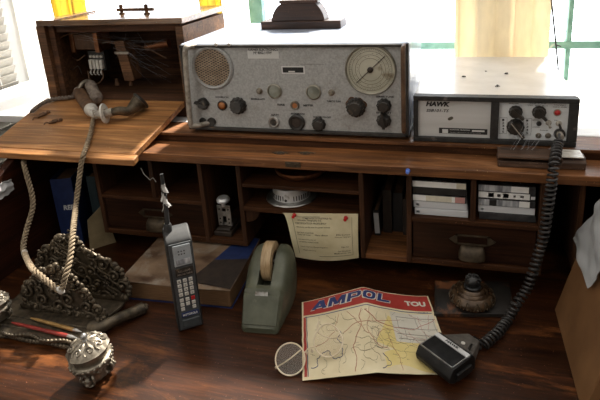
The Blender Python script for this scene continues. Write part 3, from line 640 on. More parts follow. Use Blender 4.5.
# dark flecks lying on the cream case
for i, (x, y, s) in enumerate(((463.5, 77, 1), (506, 74, 1.1), (497.5, 86.5, 1.2), (486, 71.5, .6))):
    p = pZ(x, y, hz1+.0005); mb = MB(); mb.ball((0, 0, .0016*s), (.0042*s, .0024*s, .0016*s), tr(p) @ rotm(i*.8, 'Z')); mb.ball((.004*s, 0, .0014*s), .0014*s, tr(p) @ rotm(i*.8, 'Z'))
    for k in (-1, 0, 1): mb.tube([tr(p) @ rotm(i*.8, 'Z') @ Vector((k*.0016*s, -.0042*s, 0.0003)), tr(p) @ rotm(i*.8, 'Z') @ Vector((k*.0012*s, 0, .002*s)), tr(p) @ rotm(i*.8, 'Z') @ Vector((k*.0016*s, .0042*s, .0003))], .0003, 4)
    tag(mb.build('debris_fleck', 'bakerust'), ('dark fleck of debris on the cream radio, nearest the left edge', 'dark fleck of debris on the cream radio, furthest right', 'dark fleck of debris on the cream radio, nearest the front edge', 'tiny dark fleck of debris on the cream radio, nearest the curtain')[i], 'debris', 'dark flecks on the cream radio')

# wooden bar lying on the ledge in front of the cream radio
a, b = pY(498, 160, .012), pY(562, 165, .012)
wb = thing('wooden_bar', 'dusty grooved wooden bar with a pale end lying on the hutch ledge', 'wooden bar', ((a.x+b.x)/2, .03, 1.0044))
mb = MB(); mb.box((a.x, .010, 1.0044), (b.x, .055, 1.0165)); mb.box((a.x+.001, .02, 1.0165), (b.x-.002, .055, 1.0225)); mb.box((a.x, .008, 1.0225), (b.x, .056, 1.0275)); mb.build('body', 'dustywood', wb, .0015)
mb = MB(); m2 = Matrix(((0, 0, 1, b.x-.001), (1, 0, 0, 0), (0, 1, 0, 0), (0, 0, 0, 1)))
mb.prism([(.012, 1.0046), (.05, 1.0046), (.052, 1.018), (.045, 1.026), (.02, 1.026), (.011, 1.018)], 0, .042, m2); mb.build('end_block', 'dustywood', wb, .002)
mb = MB(); mb.box((b.x-.004, .012, 1.0277), (b.x+.036, .05, 1.0300)); mb.build('metal_strip', 'bone', wb, .0008)
# ================================================================ wooden telephone box with its front let down
BX0, BX1, BYF, BZ0, BZ1 = -.750, -.328, .172, 1.0264, 1.2625
box = thing('telephone_box', 'old wooden field telephone box with its front flap let down, electrical fittings inside', 'telephone box', ((BX0+BX1)/2, BYF, BZ0))
def bxp(name, a, b, m, bev=.0015): mb = MB(); mb.box(a, b); return mb.build(name, m, box, bev)
bxp('side_wall', (BX0, BYF, BZ0), (BX0+.026, .41, BZ1), 'boxwood'); bxp('side_wall', (BX1-.02, BYF, BZ0), (BX1, .41, BZ1-.006), 'boxwood')
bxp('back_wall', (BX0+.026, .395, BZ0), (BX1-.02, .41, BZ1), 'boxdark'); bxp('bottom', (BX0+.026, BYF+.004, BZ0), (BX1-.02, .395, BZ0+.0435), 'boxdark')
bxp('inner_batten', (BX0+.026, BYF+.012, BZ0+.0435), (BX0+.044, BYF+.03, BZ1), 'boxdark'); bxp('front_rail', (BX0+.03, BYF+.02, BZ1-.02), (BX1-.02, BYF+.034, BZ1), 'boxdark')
lid = bxp('lid', (BX0+.008, BYF-.006, BZ1), (BX1+.004, .418, BZ1+.015), 'lidwood', .0025)
# hinge hardware on the lid
p0, p1 = pZ(122, 14, BZ1+.0155), pZ(147, 14, BZ1+.0155)
mb = MB()
for p in (p0, p1): mb.lathe([(.008, 0), (.008, .003), (.0045, .004), (.004, .016), (.0055, .018), (.0055, .024), (.002, .026)], tr(p.x, p.y, BZ1+.0152), 14)
mb.tube([(p0.x-.012, p0.y, BZ1+.027), (p1.x+.02, p1.y, BZ1+.027)], .0042, 10); mb.build('lid_catch', 'rust', lid)
mb = MB(); a, b = pZ(55, 21, BZ1+.0155), pZ(95, 12, BZ1+.0155); mb.tube([(a.x, a.y, BZ1+.0175), (b.x, b.y, BZ1+.0175)], .0022, 6); mb.build('lid_strap', 'rust', lid)
# the flap rests on the edge of the top board and on the ledge
fs_ = .2857; fn = Vector((0, -fs_, 1)).normalized(); fp = Vector((0, .0638, 1.0263)); TH = .0135
ft = fp+fn*TH
def flapz(y, top=True): q = ft if top else fp; return q.z+fs_*(y-q.y)
FX0, FX1, FYF, FYB = -.758, -.346, -.058, .1685
mb = MB()
mb.hexa([(FX0, FYF+.02, flapz(FYF+.02, 0)), (FX1-.018, FYF+.02, flapz(FYF+.02, 0)), (FX1, FYB, flapz(FYB, 0)), (FX0, FYB, flapz(FYB, 0))],
        [(FX0, FYF+.02, flapz(FYF+.02)), (FX1-.018, FYF+.02, flapz(FYF+.02)), (FX1, FYB, flapz(FYB)), (FX0, FYB, flapz(FYB))])
fl = mb.build('flap', 'flap', box, .0012)
mb = MB(); mb.hexa([(FX0, FYF, flapz(FYF, 0)-.001), (FX1-.008, FYF, flapz(FYF, 0)-.001), (FX1-.008, FYF+.0195, flapz(FYF+.0195, 0)-.001), (FX0, FYF+.0195, flapz(FYF+.0195, 0)-.001)],
                   [(FX0, FYF, flapz(FYF)), (FX1-.008, FYF, flapz(FYF)), (FX1-.008, FYF+.0195, flapz(FYF+.0195)), (FX0, FYF+.0195, flapz(FYF+.0195))]); mb.build('flap_end_board', 'flap', fl, .003)
mb = MB(); mb.box((FX0+.01, FYB-.02, flapz(FYB-.02)+.0002), (BX0+.05, FYB+.0, flapz(FYB)+.004))
for i, (x, y) in enumerate(((44, 115), (56, 122))):         # two rusted catches on the flap
    p = pP(x, y, ft, fn); mm = tr(p) @ fn.to_track_quat('Z', 'Y').to_matrix().to_4x4() @ rotm(R(55 if i == 0 else 25), 'Z')
    mb = MB(); mb.box((-.016, -.004, 0), (.016, .004, .003), mm); mb.box((-.009, -.007, .002), (.004, .007, .005), mm); mb.lathe([(.004, 0), (.004, .006), (.002, .007)], mm @ tr(.012, 0, 0), 12)
    mb.tube([mm @ Vector((-.016, 0, .002)), mm @ Vector((-.024, .004, .003)), mm @ Vector((-.028, -.002, .001))], .0014, 6); mb.build('flap_catch', 'rust', fl, smooth=30)
# fittings inside
IY = BYF+.06
def bi(x, y, Y=IY): return pY(x, y, Y)
a, b = bi(72, 34), bi(97, 50); mb = MB(); mb.box((a.x, IY, b.z), (b.x, IY+.05, a.z)); w = mb.build('induction_coil', 'leather', box, .004, 3)
for x in (a.x-.006, b.x+.001):
    mb = MB(); mb.box((x-.004, IY-.004, b.z-.006), (x+.009, IY+.05, a.z+.003)); mb.build('coil_end', 'copper', w, .001)
a, b = bi(86, 53), bi(103, 70); mb = MB(); mb.box((a.x-.004, IY+.01, b.z-.004), (b.x+.004, IY+.03, a.z+.004)); tb = mb.build('terminal_block', 'bakelite', box, .001)
for k in range(4):
    x = a.x+(b.x-a.x)*(k+.5)/4; w = (b.x-a.x)/4*.4; zm = (a.z+b.z)/2
    mb = MB(); mb.box((x-w, IY+.001, b.z+.002), (x+w, IY+.012, zm+.004)); mb.build('fuse', 'porcelain', tb, .0015)
    mb = MB(); mb.lathe([(w*1.0, 0), (w*.9, .004), (w*.3, .0055)], tr(x, IY+.0105, zm+.012) @ rotm(R(90), 'X'), 12); mb.build('terminal_screw', 'bone', tb)
    mb = MB(); mb.tube(catmull([(x, IY+.004, b.z+.003), (x, IY-.003, b.z-.008), (x+.003, IY, b.z-.014)], 5), .0016, 6); mb.ball((x, IY-.002, b.z-.006), .003); mb.build('lead', 'bone', tb)
a, b = bi(113, 41, IY-.01), bi(133, 81, IY-.01); mb = MB(); q = [(a.x+.002, a.z), (b.x-.010, a.z), (b.x+.004, b.z+.006), (b.x+.002, b.z), (a.x+.014, b.z)]
mb.prism(q, 0, .04, Matrix(((1, 0, 0, 0), (0, 0, 1, IY-.01), (0, 1, 0, 0), (0, 0, 0, 1)))); mg = mb.build('magnet_post', 'boxwood', box, .002)
c = bi(123, 53, IY-.0115); mb = MB(); mb.box((a.x, IY-.0125, c.z-.003), (b.x, IY-.0095, c.z+.003)); mb.build('clamp_strap', 'dustmetal', mg)
for x in (117, 131):
    c = bi(x, 83, IY); mb = MB(); mb.lathe([(.006, -.006), (.006, 0), (.004, .003), (.004, .012)], tr(c.x, IY, c.z), 12); mb.build('mounting_foot', 'rust', mg)
c = bi(152, 55, IY+.04); mb = MB(); mb.cyl((c.x-.02, IY+.05, c.z+.02), (c.x+.05, IY+.05, c.z+.03), .011); mb.build('condenser', 'copper', box)
def wire(P, r=.0018, Y=IY, m='leather'):
    mb = MB(); mb.tube(catmull([bi(x, y, Y+d) for x, y, d in P], 8), r, 6); return mb.build('wire', m, box)
wire([(96, 33, .0), (75, 33, -.01), (60, 38, -.015), (53, 47, -.015), (57, 58, -.01), (67, 64, 0)])
wire([(88, 71, 0), (90, 80, -.012), (97, 84, -.015), (103, 78, -.01), (102, 70, 0)])
wire([(67, 64, .02), (72, 70, .0), (78, 66, .01), (82, 74, .01)], .0011, m='bakerust'); wire([(99, 45, .02), (108, 42, .0), (116, 44, -.012)], .0022); wire([(133, 44, .0), (150, 50, .01), (166, 58, .02)]); wire([(70, 56, .03), (78, 60, .01), (85, 55, .02)], .0022)
# loose cord from the box to the handset
P = [pP(x, y, ft+fn*.006, fn) for x, y in ((80, 95), (68, 98), (56, 99), (46, 102), (38, 106), (30, 113))]
# cobwebs
random.seed(11); mb = MB()
for i in range(13):
    a = bi(random.uniform(112, 132), random.uniform(42, 52), IY-.012+random.uniform(0, .01)); b = bi(random.uniform(140, 172), random.uniform(44, 92), random.uniform(IY-.03, IY+.03))
    m_ = (a+b)/2+Vector((0, 0, -random.uniform(.002, .014))); mb.tube(catmull([a, m_, b], 5), .00011, 4)
for i in range(12):
    a = bi(random.uniform(60, 170), random.uniform(30, 40), IY-.02); b = bi(random.uniform(70, 170), random.uniform(36, 60), IY+.02); mb.tube(catmull([a, (a+b)/2+Vector((0, 0, -.008)), b], 4), .00014, 4)
tag(mb.build('cobweb', 'cobweb'), 'grey cobweb strung across the inside of the telephone box', 'cobweb', kind='stuff')
random.seed(12); mb = MB()
for (x0, y0, x1, y1, Y) in ((530, 118, 510, 152, HY-.035), (543, 132, 526, 153, HY-.04), (560, 140, 541, 152, HY-.03), (533, 130, 522, 153, HY-.04), (550, 127, 562, 150, HY-.03)):
    for k in range(3):
        a = pY(x0+random.uniform(-3, 3), y0+random.uniform(-3, 3), HP-.012); b = pY(x1+random.uniform(-5, 5), y1, .04); mb.tube(catmull([a, (a+b)/2+Vector((0, 0, -.006)), b], 4), .00015, 4)
tag(mb.build('cobweb', 'cobweb'), 'thin cobweb threads between the cream radio knobs and the wooden bar', 'cobweb', kind='stuff')
mb = MB()
for P in (((141, 168), (144, 174), (147, 177), (150, 180)), ((150, 180), (153, 178), (156, 182))):
    mb.tube(catmull([pY(x, y, -.002) for x, y in P], 5), .0009, 5)
tag(mb.build('cobweb', 'tatter'), 'dusty white thread of cobweb in the pigeonhole behind the mobile phone antenna', 'cobweb', kind='stuff')

# ---------------------------------------------------------------- handset lying on the flap
UP = fn
def fpt(x, y, h): return pP(x, y, ft+fn*h, fn)
hs = thing('telephone_handset', 'antique brass-collared telephone handset with a dark horn mouthpiece lying on the flap', 'handset', fpt(95, 116, 0))
g0, g1 = fpt(79, 92.5, .017), fpt(93.5, 113, .017)
mb = MB(); d = (g1-g0); mm = tr(g0) @ d.to_track_quat('Z', 'Y').to_matrix().to_4x4(); L = d.length
mb.lathe([(.010, -.004), (.0155, 0), (.0165, L*.1), (.0165, L*.72), (.0150, L*.8)], mm, 24); mb.build('grip', 'leather', hs)
mb = MB(); mb.lathe([(.0150, L*.80), (.0162, L*.82), (.0155, L*.92), (.0105, L*.98), (.0100, L*1.08), (.006, L*1.15)], mm, 24); col_ = mb.build('metal_collar', 'bone', hs)
mb = MB(); mb.lathe([(.0085, -.018), (.0105, -.014), (.0105, -.004), (.008, 0)], mm, 18); mb.build('end_cap', 'bone', hs)
# earpiece beside the grip, on a short bent arm
e0, e1 = fpt(90, 84, .034), fpt(98, 101, .0205)
d = e1-e0; mm2 = tr(e0) @ d.to_track_quat('Z', 'Y').to_matrix().to_4x4(); L2 = d.length
mb = MB(); mb.lathe([(.008, 0), (.0135, .003), (.0145, L2*.2), (.0135, L2*.6), (.0155, L2*.68), (.0155, L2*.86), (.010, L2*.98), (.004, L2)], mm2, 26); mb.build('earpiece', 'wire', hs)
mb = MB(); mb.tube(catmull([g0.lerp(g1, .05)+fn*.01, fpt(82, 84, .036), fpt(88, 81, .036), e0], 6), .006, 10); mb.build('bent_arm', 'brass', hs)
# mouthpiece: white ring, neck, dark horn
c = fpt(104.5, 113.5, .026)
ax = (fpt(141, 108, .024)-fpt(104, 115, .020)).normalized(); mm3 = tr(c) @ ax.to_track_quat('Z', 'Y').to_matrix().to_4x4()
mb = MB(); mb.lathe([(.010, -.004), (.0238, -.0022), (.0248, 0), (.0238, .0022), (.012, .0026), (.010, 0)], mm3, 30, cap=False); mb.build('white_ring', 'porcelain', hs)
mb = MB(); mb.lathe([(.005, -.022), (.0095, -.019), (.0115, -.006), (.0100, .006), (.0108, .018), (.0085, .022)], mm3, 20); mb.tube([mm3 @ Vector((0, 0, -.018)), g1+fn*.004], .006, 10); mb.build('neck', 'dustmetal', hs)
H = catmull([c+ax*.018, c+ax*.036+fn*.000, fpt(128, 111, .020), fpt(135, 106, .024), fpt(141, 100.5, .030)], 7)
mb = MB(); mb.tube(H, lambda t: .0095+.0035*t+.011*max(0, t-.55)**1.0*1.9, 20); mb.build('horn', 'iron', hs)
mb = MB(); q = (H[-1]-H[-4]).normalized(); mm4 = tr(H[-1]) @ q.to_track_quat('Z', 'Y').to_matrix().to_4x4(); mb.lathe([(.0225, -.004), (.0245, 0), (.0215, .003), (.013, -.004), (.002, -.006)], mm4, 24); mb.build('horn_mouth', 'bakelite', hs)
# woven cord: out of the handset, down over the flap, a loop over the letter rack, back up behind the flap
cp = [fpt(93.5, 119, .0095), fpt(91, 132, .0078), fpt(86, 148, .0078), fpt(83, 156.5, .0082), pY(81.5, 162, FYF-.0095), pY(79, 180, -.085), pY(76, 205, -.115), pY(73, 232, -.20), pY(70, 258, -.245), pY(65, 277, -.270), pY(60.5, 290, -.276),
      pY(52, 285, -.276), pY(42, 277, -.272), pY(32, 268, -.262), pY(24.5, 253, -.19), pY(24, 242, -.165), pY(28, 225, -.13), pY(33, 206, -.10), pY(31, 190, -.085), pY(27, 176, -.07), pY(24, 164, -.055), pY(24, 161, -.035)]
rp_ = catmull(cp, 14)
rope = thing('braided_cord', 'pale braided telephone cord looping down from the handset over the bronze letter rack', 'cord', cp[0])
for k in range(3):
    mb = MB(); mb.tube(helix_along(rp_, .0039, .026, k*math.tau/3, 10), .0023, 6); mb.build('strand', 'rope', rope)
kn = cp[10]; mb = MB(); mb.lathe([(.004, -.008), (.0062, -.004), (.0062, .004), (.004, .008)], tr(kn) @ Vector((.6, 0, -1)).to_track_quat('Z', 'Y').to_matrix().to_4x4(), 14); mb.build('binding', 'bone', rope)
kn = pY(24, 258, -.205); mb = MB(); mb.lathe([(.004, -.006), (.006, -.003), (.006, .003), (.004, .006)], tr(pY(24.5, 253, -.19)), 14); mb.build('binding', 'bone', rope)
P = [fpt(x, y, .0075) for x, y in ((79, 95), (68, 97.5), (57, 98.5), (47, 101), (39, 105.5), (31, 112))]
rp2 = catmull(P, 12); c2 = thing('twisted_cord', 'short dark twisted cord lying along the back left of the flap', 'cord', P[0])
for k in range(2):
    mb = MB(); mb.tube(helix_along(rp2, .003, .018, k*math.pi, 10), .003, 6); mb.build('strand', 'wire', c2)

# ================================================================ in the pigeonholes
# chrome hand punch standing on a dark block
gx = pY(226, 231, .03).x; gy = .03
pu = thing('hand_punch', 'small chrome punch on a dark rounded block in the narrow pigeonhole', 'punch', (gx, gy, HF))
mb = MB(); mb.box((gx-.022, gy-.018, HF+.0002), (gx+.022, gy+.05, HF+.012)); mb.box((gx-.017, gy-.012, HF+.012), (gx+.017, gy+.04, HF+.017)); mb.build('block', 'brownbook', pu, .004, 3)
gz = HF+.018
mb = MB()
for s in (-1, 1): mb.box((gx+s*.017, gy, gz), (gx+s*.0045, gy+.004, gz+.052))
mb.box((gx-.0045, gy, gz+.024), (gx+.0045, gy+.004, gz+.036)); mb.box((gx-.0045, gy, gz+.044), (gx+.0045, gy+.004, gz+.052)); mb.box((gx-.017, gy+.004, gz-.001), (gx+.017, gy+.008, gz+.006)); pl_ = mb.build('chrome_plate', 'steel', pu, .001)
for s in (-1, 1):
    for z in (.008, .018, .042):
        mb = MB(); mb.lathe([(.0022, 0), (.0018, .0012)], tr(gx+s*.0108, gy, gz+z) @ rotm(R(90), 'X'), 10); mb.build('rivet', 'bakelite', pl_)
mb = MB(); mb.cyl((gx, gy+.002, gz+.05), (gx, gy+.002, gz+.062), .005); mb.lathe([(.006, 0), (.015, .001), (.016, .006), (.013, .011), (.004, .0125)], tr(gx, gy+.004, gz+.060), 24); mb.build('press_button', 'chrome', pu)
# copper bowl and chrome tin
a = pY(300, 183, .07)
cx = a.x+.004; cb = thing('copper_dish', 'wide dull copper dish on the top middle shelf above the chrome tin', 'dish', (cx, .075, S1))
mb = MB(); mb.lathe([(.035, .0002), (.05, .003), (.0575, .010), (.059, .015), (.056, .0155), (.05, .008), (.004, .004)], tr(cx, .075, S1), 40); mb.build('bowl', 'copper', cb)
mb = MB(); mb.lathe([(.0565, .013), (.0595, .0145), (.0595, .0185), (.056, .019)], tr(cx, .075, S1), 40, cap=False); mb.build('rim', 'copper', cb)
c = pY(290, 205, .05); cx = c.x+.001; cy = .064
tin = thing('chrome_burner', 'round slotted chrome burner ring on the lower middle shelf', 'burner', (cx, cy, S2))
mb = MB(); mb.lathe([(.03, .0004), (.0555, .0005), (.058, .002), (.0565, .0042), (.042, .0048), (.040, .006)], tr(cx, cy, S2), 48); mb.build('flange', 'steel', tin)
mb = MB(); mb.lathe([(.0425, .0045), (.042, .027), (.041, .0325), (.037, .033), (.036, .023)], tr(cx, cy, S2), 48, cap=False); dr = mb.build('drum', 'chrome', tin)
for k in range(44):
    if k % 11 in (0, 1, 2) or 3 < k < 19: continue          # the slots that face the room
    m_ = tr(cx, cy, S2) @ rotm(k*math.tau/44, 'Z') @ tr(.0424, 0, .014); mb = MB(); mb.box((-.0009, -.0009, -.0055), (.0009, .0009, .0055), m_); mb.build('slot', 'bakelite', dr, smooth=0)
mb = MB(); mb.lathe([(.0032, 0), (.0025, .001)], tr(cx, cy-.0424, S2+.010) @ rotm(R(90), 'X'), 12); mb.build('screw', 'bakelite', dr)
mb = MB(); mb.lathe([(.0372, .023), (.012, .0245), (.010, .029), (.002, .0295)], tr(cx, cy, S2), 30); mb.build('lid', 'steel', tin)
# dark books standing at the left of the cassettes
def book(name, label, x, y, z0, w, d, h, cover, lean=0, group='books standing left of the cassettes', spine=None):
    m_ = tr(x, y, z0) @ rotm(lean, 'Y'); t = thing(name, label, 'book', (x, y, z0), 0, group)
    if lean < 0: m_ = m_ @ tr(0, 0, w*math.sin(-lean)*0)
    mb = MB(); mb.box((0, 0, 0), (.0022, d, h), m_); mb.box((w-.0022, 0, 0), (w, d, h), m_); mb.box((0, -.0012, 0), (w, .0012, h), m_); mb.build('cover', cover, t, .0008)
    mb = MB(); mb.box((.0024, .0014, .003), (w-.0024, d-.004, h-.003), m_); mb.build('page_block', 'pages', t)
    if spine:
        mb = MB(); mb.box((.0008, -.0018, .006), (w-.0008, -.0011, h-.006), m_); mb.build('spine_label', spine, t, smooth=0)
    return t
zb = HF+.0004
x0 = DX['C']+.0105
book('book', 'thin book with a white spine in the pigeonhole left of the cassettes', x0+.003, .075, zb+.0005, .0125, .13, .062, 'darkbook', R(-3), spine='whitecard')
book('book', 'tall dark brown book beside the white-spined one, left of the cassettes', x0+.019, .092, zb, .020, .14, .105, 'brownbook')
book('book', 'black book in the middle right of the pigeonhole left of the cassettes', x0+.0405, .10, zb, .022, .13, .096, 'darkbook')
book('book', 'short dark brown book against the right divider, left of the cassettes', x0+.064, .088, zb, .013, .13, .088, 'brownbook')
# cassettes
def cassette(x0, x1, y0, y1, Y, bay_z, w, parts, label, group, case='cassette_dark', i=0, h=None):
    a = pY(x0, (y0+y1)/2, Y); t = thing('cassette', label, 'cassette', (a.x, Y, bay_z), 0, group)
    h = h; mb = MB(); mb.box((a.x, Y, bay_z+.0002), (a.x+w, Y+.07, bay_z+h-.0002)); mb.build('case', case, t, .0012)
    for (u0, u1, m, v0, v1) in parts:
        mb = MB(); mb.box((a.x+w*u0, Y-.0005, bay_z+h*v0), (a.x+w*u1, Y+.001, bay_z+h*v1)); mb.build('spine_card', m, t, smooth=0)
    return t
zc = .8897; w_ = .1052; h_ = .0152
g1 = 'cassettes in the left bay'; g2 = 'cassettes in the right bay'
L = [('lowest cassette in the left stack, with a plain frosted case', 414.5, [(.02, .98, 'cassette_clear', .12, .88), (.04, .1, 'spine_grey', .3, .6)], 'cassette_clear'),
     ('second cassette from the bottom of the left stack, plain frosted case', 413.5, [(.02, .98, 'cassette_clear', .15, .9), (.05, .11, 'spine_grey', .3, .6)], 'cassette_clear'),
     ('cassette with a cream and pink spine in the middle of the left stack', 412.5, [(.01, .25, 'spine_white', .1, .9), (.25, .73, 'spine_cream', .1, .9), (.73, .79, 'spine_white', .1, .9), (.79, .97, 'spine_pink', .1, .9)], 'cassette_dark'),
     ('black cassette in the left stack, just below the topmost white one', 412.8, [(.02, .97, 'spine_black', .1, .9)], 'cassette_dark'),
     ('topmost cassette of the left stack, with a white spine', 412, [(.01, .82, 'spine_white', .1, .9), (.82, .99, 'spine_cream', .1, .9)], 'cassette_dark')]
for i, (lab, xx, ps, cs) in enumerate(L): cassette(xx, 0, 207-i*7.5, 214-i*7.5, .012+.002*(i % 2), zc+i*h_, w_, ps, lab, g1, cs, i, h_)
for k in (0, 1): pass
Q = [('lowest cassette in the right stack, in a dark smoky case', 479, [(.03, .97, 'cassette_dark', .15, .85)], 'cassette_dark'),
     ('second cassette from the bottom of the right stack, pale frosted case', 478, [(.02, .98, 'cassette_clear', .12, .9), (.05, .1, 'spine_grey', .3, .6)], 'cassette_clear'),
     ('cassette with a blue-grey printed spine in the middle of the right stack', 478, [(.01, .2, 'spine_grey', .1, .9), (.2, .33, 'spine_black', .1, .9), (.33, .72, 'spine_grey', .1, .9), (.72, .9, 'spine_white', .1, .9)], 'cassette_dark'),
     ('white-spined cassette with black print, second from top of the right stack', 478, [(.01, .9, 'spine_white', .1, .9), (.18, .28, 'spine_grey', .2, .8), (.34, .40, 'spine_black', .3, .7), (.44, .54, 'spine_grey', .2, .8), (.62, .66, 'spine_black', .35, .65), (.74, .8, 'spine_grey', .35, .65), (.92, .99, 'cassette_clear', .2, .6)], 'cassette_dark'),
     ('topmost cassette of the right stack, with a dark grey and white spine', 478, [(.01, .58, 'spine_grey', .1, .9), (.58, .88, 'spine_white', .1, .9)], 'cassette_dark')]
for i, (lab, xx, ps, cs) in enumerate(Q): cassette(xx, 0, 212-i*7.5, 219-i*7.5, .012+.002*(i % 2), zc+i*h_, w_, ps, lab, g2, cs, i, h_)
# certificate pinned under the middle shelf
tl, tr_, bl_, br_ = pY(282.5, 213, -.004), pY(358, 214, -.004), pY(296, 256, -.012), pY(358.5, 258.5, -.006)
def cert(u, v):                                             # v: 0 bottom, 1 top
    v = 1-v
    x = tl.x+(tr_.x-tl.x)*u; xb = bl_.x+(br_.x-bl_.x)*u
    s = v**.55; q = x+(xb-x)*(s if u < .5 else v)*1.0
    z = tl.z+(tr_.z-tl.z)*u; zb_ = (bl_.z+(br_.z-bl_.z)*u)-.006*math.sin(math.pi*u)
    return Vector((q, -.0035-.012*v*v*(1-u)-.01*math.sin(math.pi*v)*.8*(1-.5*u)-.004*v*math.sin(u*3.1), z+(zb_-z)*v))
ce = thing('certificate', 'yellowed printed certificate hanging from the middle shelf edge by two red pins', 'paper', (tl+tr_)/2)
mb = MB(); mb.grid(cert, 30, 22, .0004); sh_ = mb.build('sheet', 'paper', ce, smooth=80)
def onc(u, v): p = cert(u, v); a = cert(min(u+.01, 1), v)-cert(max(u-.01, 0), v); b = cert(u, min(v+.01, 1))-cert(u, max(v-.01, 0)); return p+a.cross(b).normalized()*.0006
def ctext(s, u0, v0, u1, v1, m='mutedink', bold=.01): lettering('printed_line', s, lambda u, v: onc(u0+(u1-u0)*u, v0+(v1-v0)*v), m, sh_, bold=bold)
for s, u0, u1, v, h in (('COMMONWEALTH OF AUSTRALIA  No.', .24, .66, .90, .035), ('Wireless Telegraphy Act', .16, .5, .855, .04), ('CERTIFICATE OF PROFICIENCY', .12, .58, .80, .035), ('This is to certify that the person named', .12, .62, .72, .035), ('has been examined', .12, .36, .61, .03), ('Date of Issue      Place of Issue', .12, .58, .565, .03), ('has passed the test of', .12, .38, .46, .03), ('conditions stated herein', .12, .42, .41, .03), ('Issued under the Wireless Regulations', .13, .56, .30, .03), ('Signature', .16, .36, .22, .03), ('Director', .70, .90, .57, .03), ('Posts and Telegraphs', .68, .90, .52, .03), ('No. 41', .76, .86, .30, .03), ('for Director', .70, .89, .21, .03), ('Melbourne, Vic.', .64, .90, .16, .03)):
    ctext(s, u0, v-h/2, u1, v+h/2)
mb = MB()
for pts in ([(.09, .93), (.09, .12)], [(.92, .93), (.92, .10)], [(.40, .10), (.92, .10)], [(.10, .93), (.5, .93)]):
    P = [onc(pts[0][0]+(pts[1][0]-pts[0][0])*k/12, pts[0][1]+(pts[1][1]-pts[0][1])*k/12) for k in range(13)]; mb.tube(P, .00035, 4)
mb.build('printed_border', 'mutedink', sh_)
pin(294.5, 214.6, 'red', 'red push pin in the left corner of the yellowed certificate', -.006, None); pin(346, 217.5, 'red', 'red push pin in the right corner of the yellowed certificate', -.006, None)
# ================================================================ standing in the left compartment
def boxm(rz, c): return tr(c) @ rotm(rz, 'Z')
c = Vector((-.637, -.004, DZ+.0003)); mm = boxm(R(20), c)
bf = thing('box_file', 'navy blue box file standing under the telephone box flap', 'box file', mat4=mm)
mb = MB(); w, d, h = .050, .095, .181
mb.box((0, 0, 0), (w, .0025, h)); mb.box((0, .0025, 0), (.0025, d, h)); mb.box((w-.0025, .0025, 0), (w, d, h)); mb.box((.0025, .0025, 0), (w-.0025, d, .003)); mb.build('case', 'bluebook', bf, .0006, local=True)
mb = MB(); mb.box((.004, .006, .003), (w-.004, d-.003, h-.010)); mb.build('papers', 'pages', bf, local=True)
lettering('lettering', 'REPORTS'[:3], lambda u, v: Vector((.019+.026*u, -.0005, .098+.013*v)), 'label', bf, .1, .03, local=True)
c = Vector((-.566, .035, DZ+.0003)); t = thing('book', 'dark teal book standing to the right of the navy box file', 'book', mat4=boxm(R(12), c))
mb = MB(); mb.box((0, 0, 0), (.022, .002, .176)); mb.box((0, .002, 0), (.002, .12, .176)); mb.box((.020, .002, 0), (.022, .12, .176)); mb.build('cover', 'greenbook', t, .0006, local=True)
mb = MB(); mb.box((.0022, .0022, .003), (.0198, .117, .173)); mb.build('page_block', 'pages', t, local=True)
c = Vector((-.553, -.012, DZ+.0012)); t = boxm(R(48), c) @ rotm(R(-8), 'X')
fo = thing('card_folder', 'tan card folder leaning behind the bronze letter rack beside the teal book', 'folder', mat4=t)
for k in (0, 1):
    mb = MB(); mb.prism([(0, 0), (.062, 0), (.050, .105), (.008, .075)], k*.003, k*.003+.0012, Matrix(((1, 0, 0, 0), (0, 0, 1, 0), (0, 1, 0, 0), (0, 0, 0, 1)))); mb.build('card', 'tan', fo, smooth=20, local=True)
# scrap of plastic caught on the side panel
p = pX(3, 189, XL+.024); random.seed(5)
mb = MB(); mb.grid(lambda u, v: p+Vector((.004+.006*noise.noise(Vector((u*3, v*3, 1))), (u-.5)*.05, (v-.5)*.042*(1-.4*u)+.006*noise.noise(Vector((u*4, v*4, 5))))), 12, 10, .0006)
tag(mb.build('plastic_scrap', 'whitecard'), 'crumpled white plastic scrap stuck to the desk side at the left edge', 'plastic scrap')

# ================================================================ big softcover book under the phone
mm = boxm(R(3), Vector((-.362, -.164, DZ+.0004))); bw, bd, bh = .248, .20, .041
ph = thing('thick_softcover_book', 'thick softcover book with a picture cover lying behind the mobile phone', 'book', mat4=mm)
mb = MB(); mb.box((.002, .002, .001), (bw-.002, bd-.002, bh-.0012)); mb.build('page_block', 'pages', ph, .003, local=True)
mb = MB(); mb.grid(lambda u, v: Vector((bw*u, bd*v, bh+.0006*math.sin(u*9)+.0012*math.exp(-v*12)*math.sin(u*7))), 24, 16, .0012); cv = mb.build('cover', 'coverphoto', ph, local=True)
mb = MB(); mb.box((0, 0, 0), (bw, bd, .001)); mb.build('back_cover', 'bluebook', ph, local=True)
def cpatch(name, pts, m, k=1):
    mb = MB(); mb._add([Vector((bw*a, bd*b, bh+.0016+.0003*k)) for a, b in pts], [tuple(range(len(pts)))]); return mb.build(name, m, cv, smooth=0, local=True)
cpatch('sky_panel', [(.80, .98), (.995, .98), (.995, .56), (.70, .50)], 'bluebook'); cpatch('field_panel', [(.70, .50), (.995, .56), (.995, .02), (.60, .10)], 'brownbook')
random.seed(2)

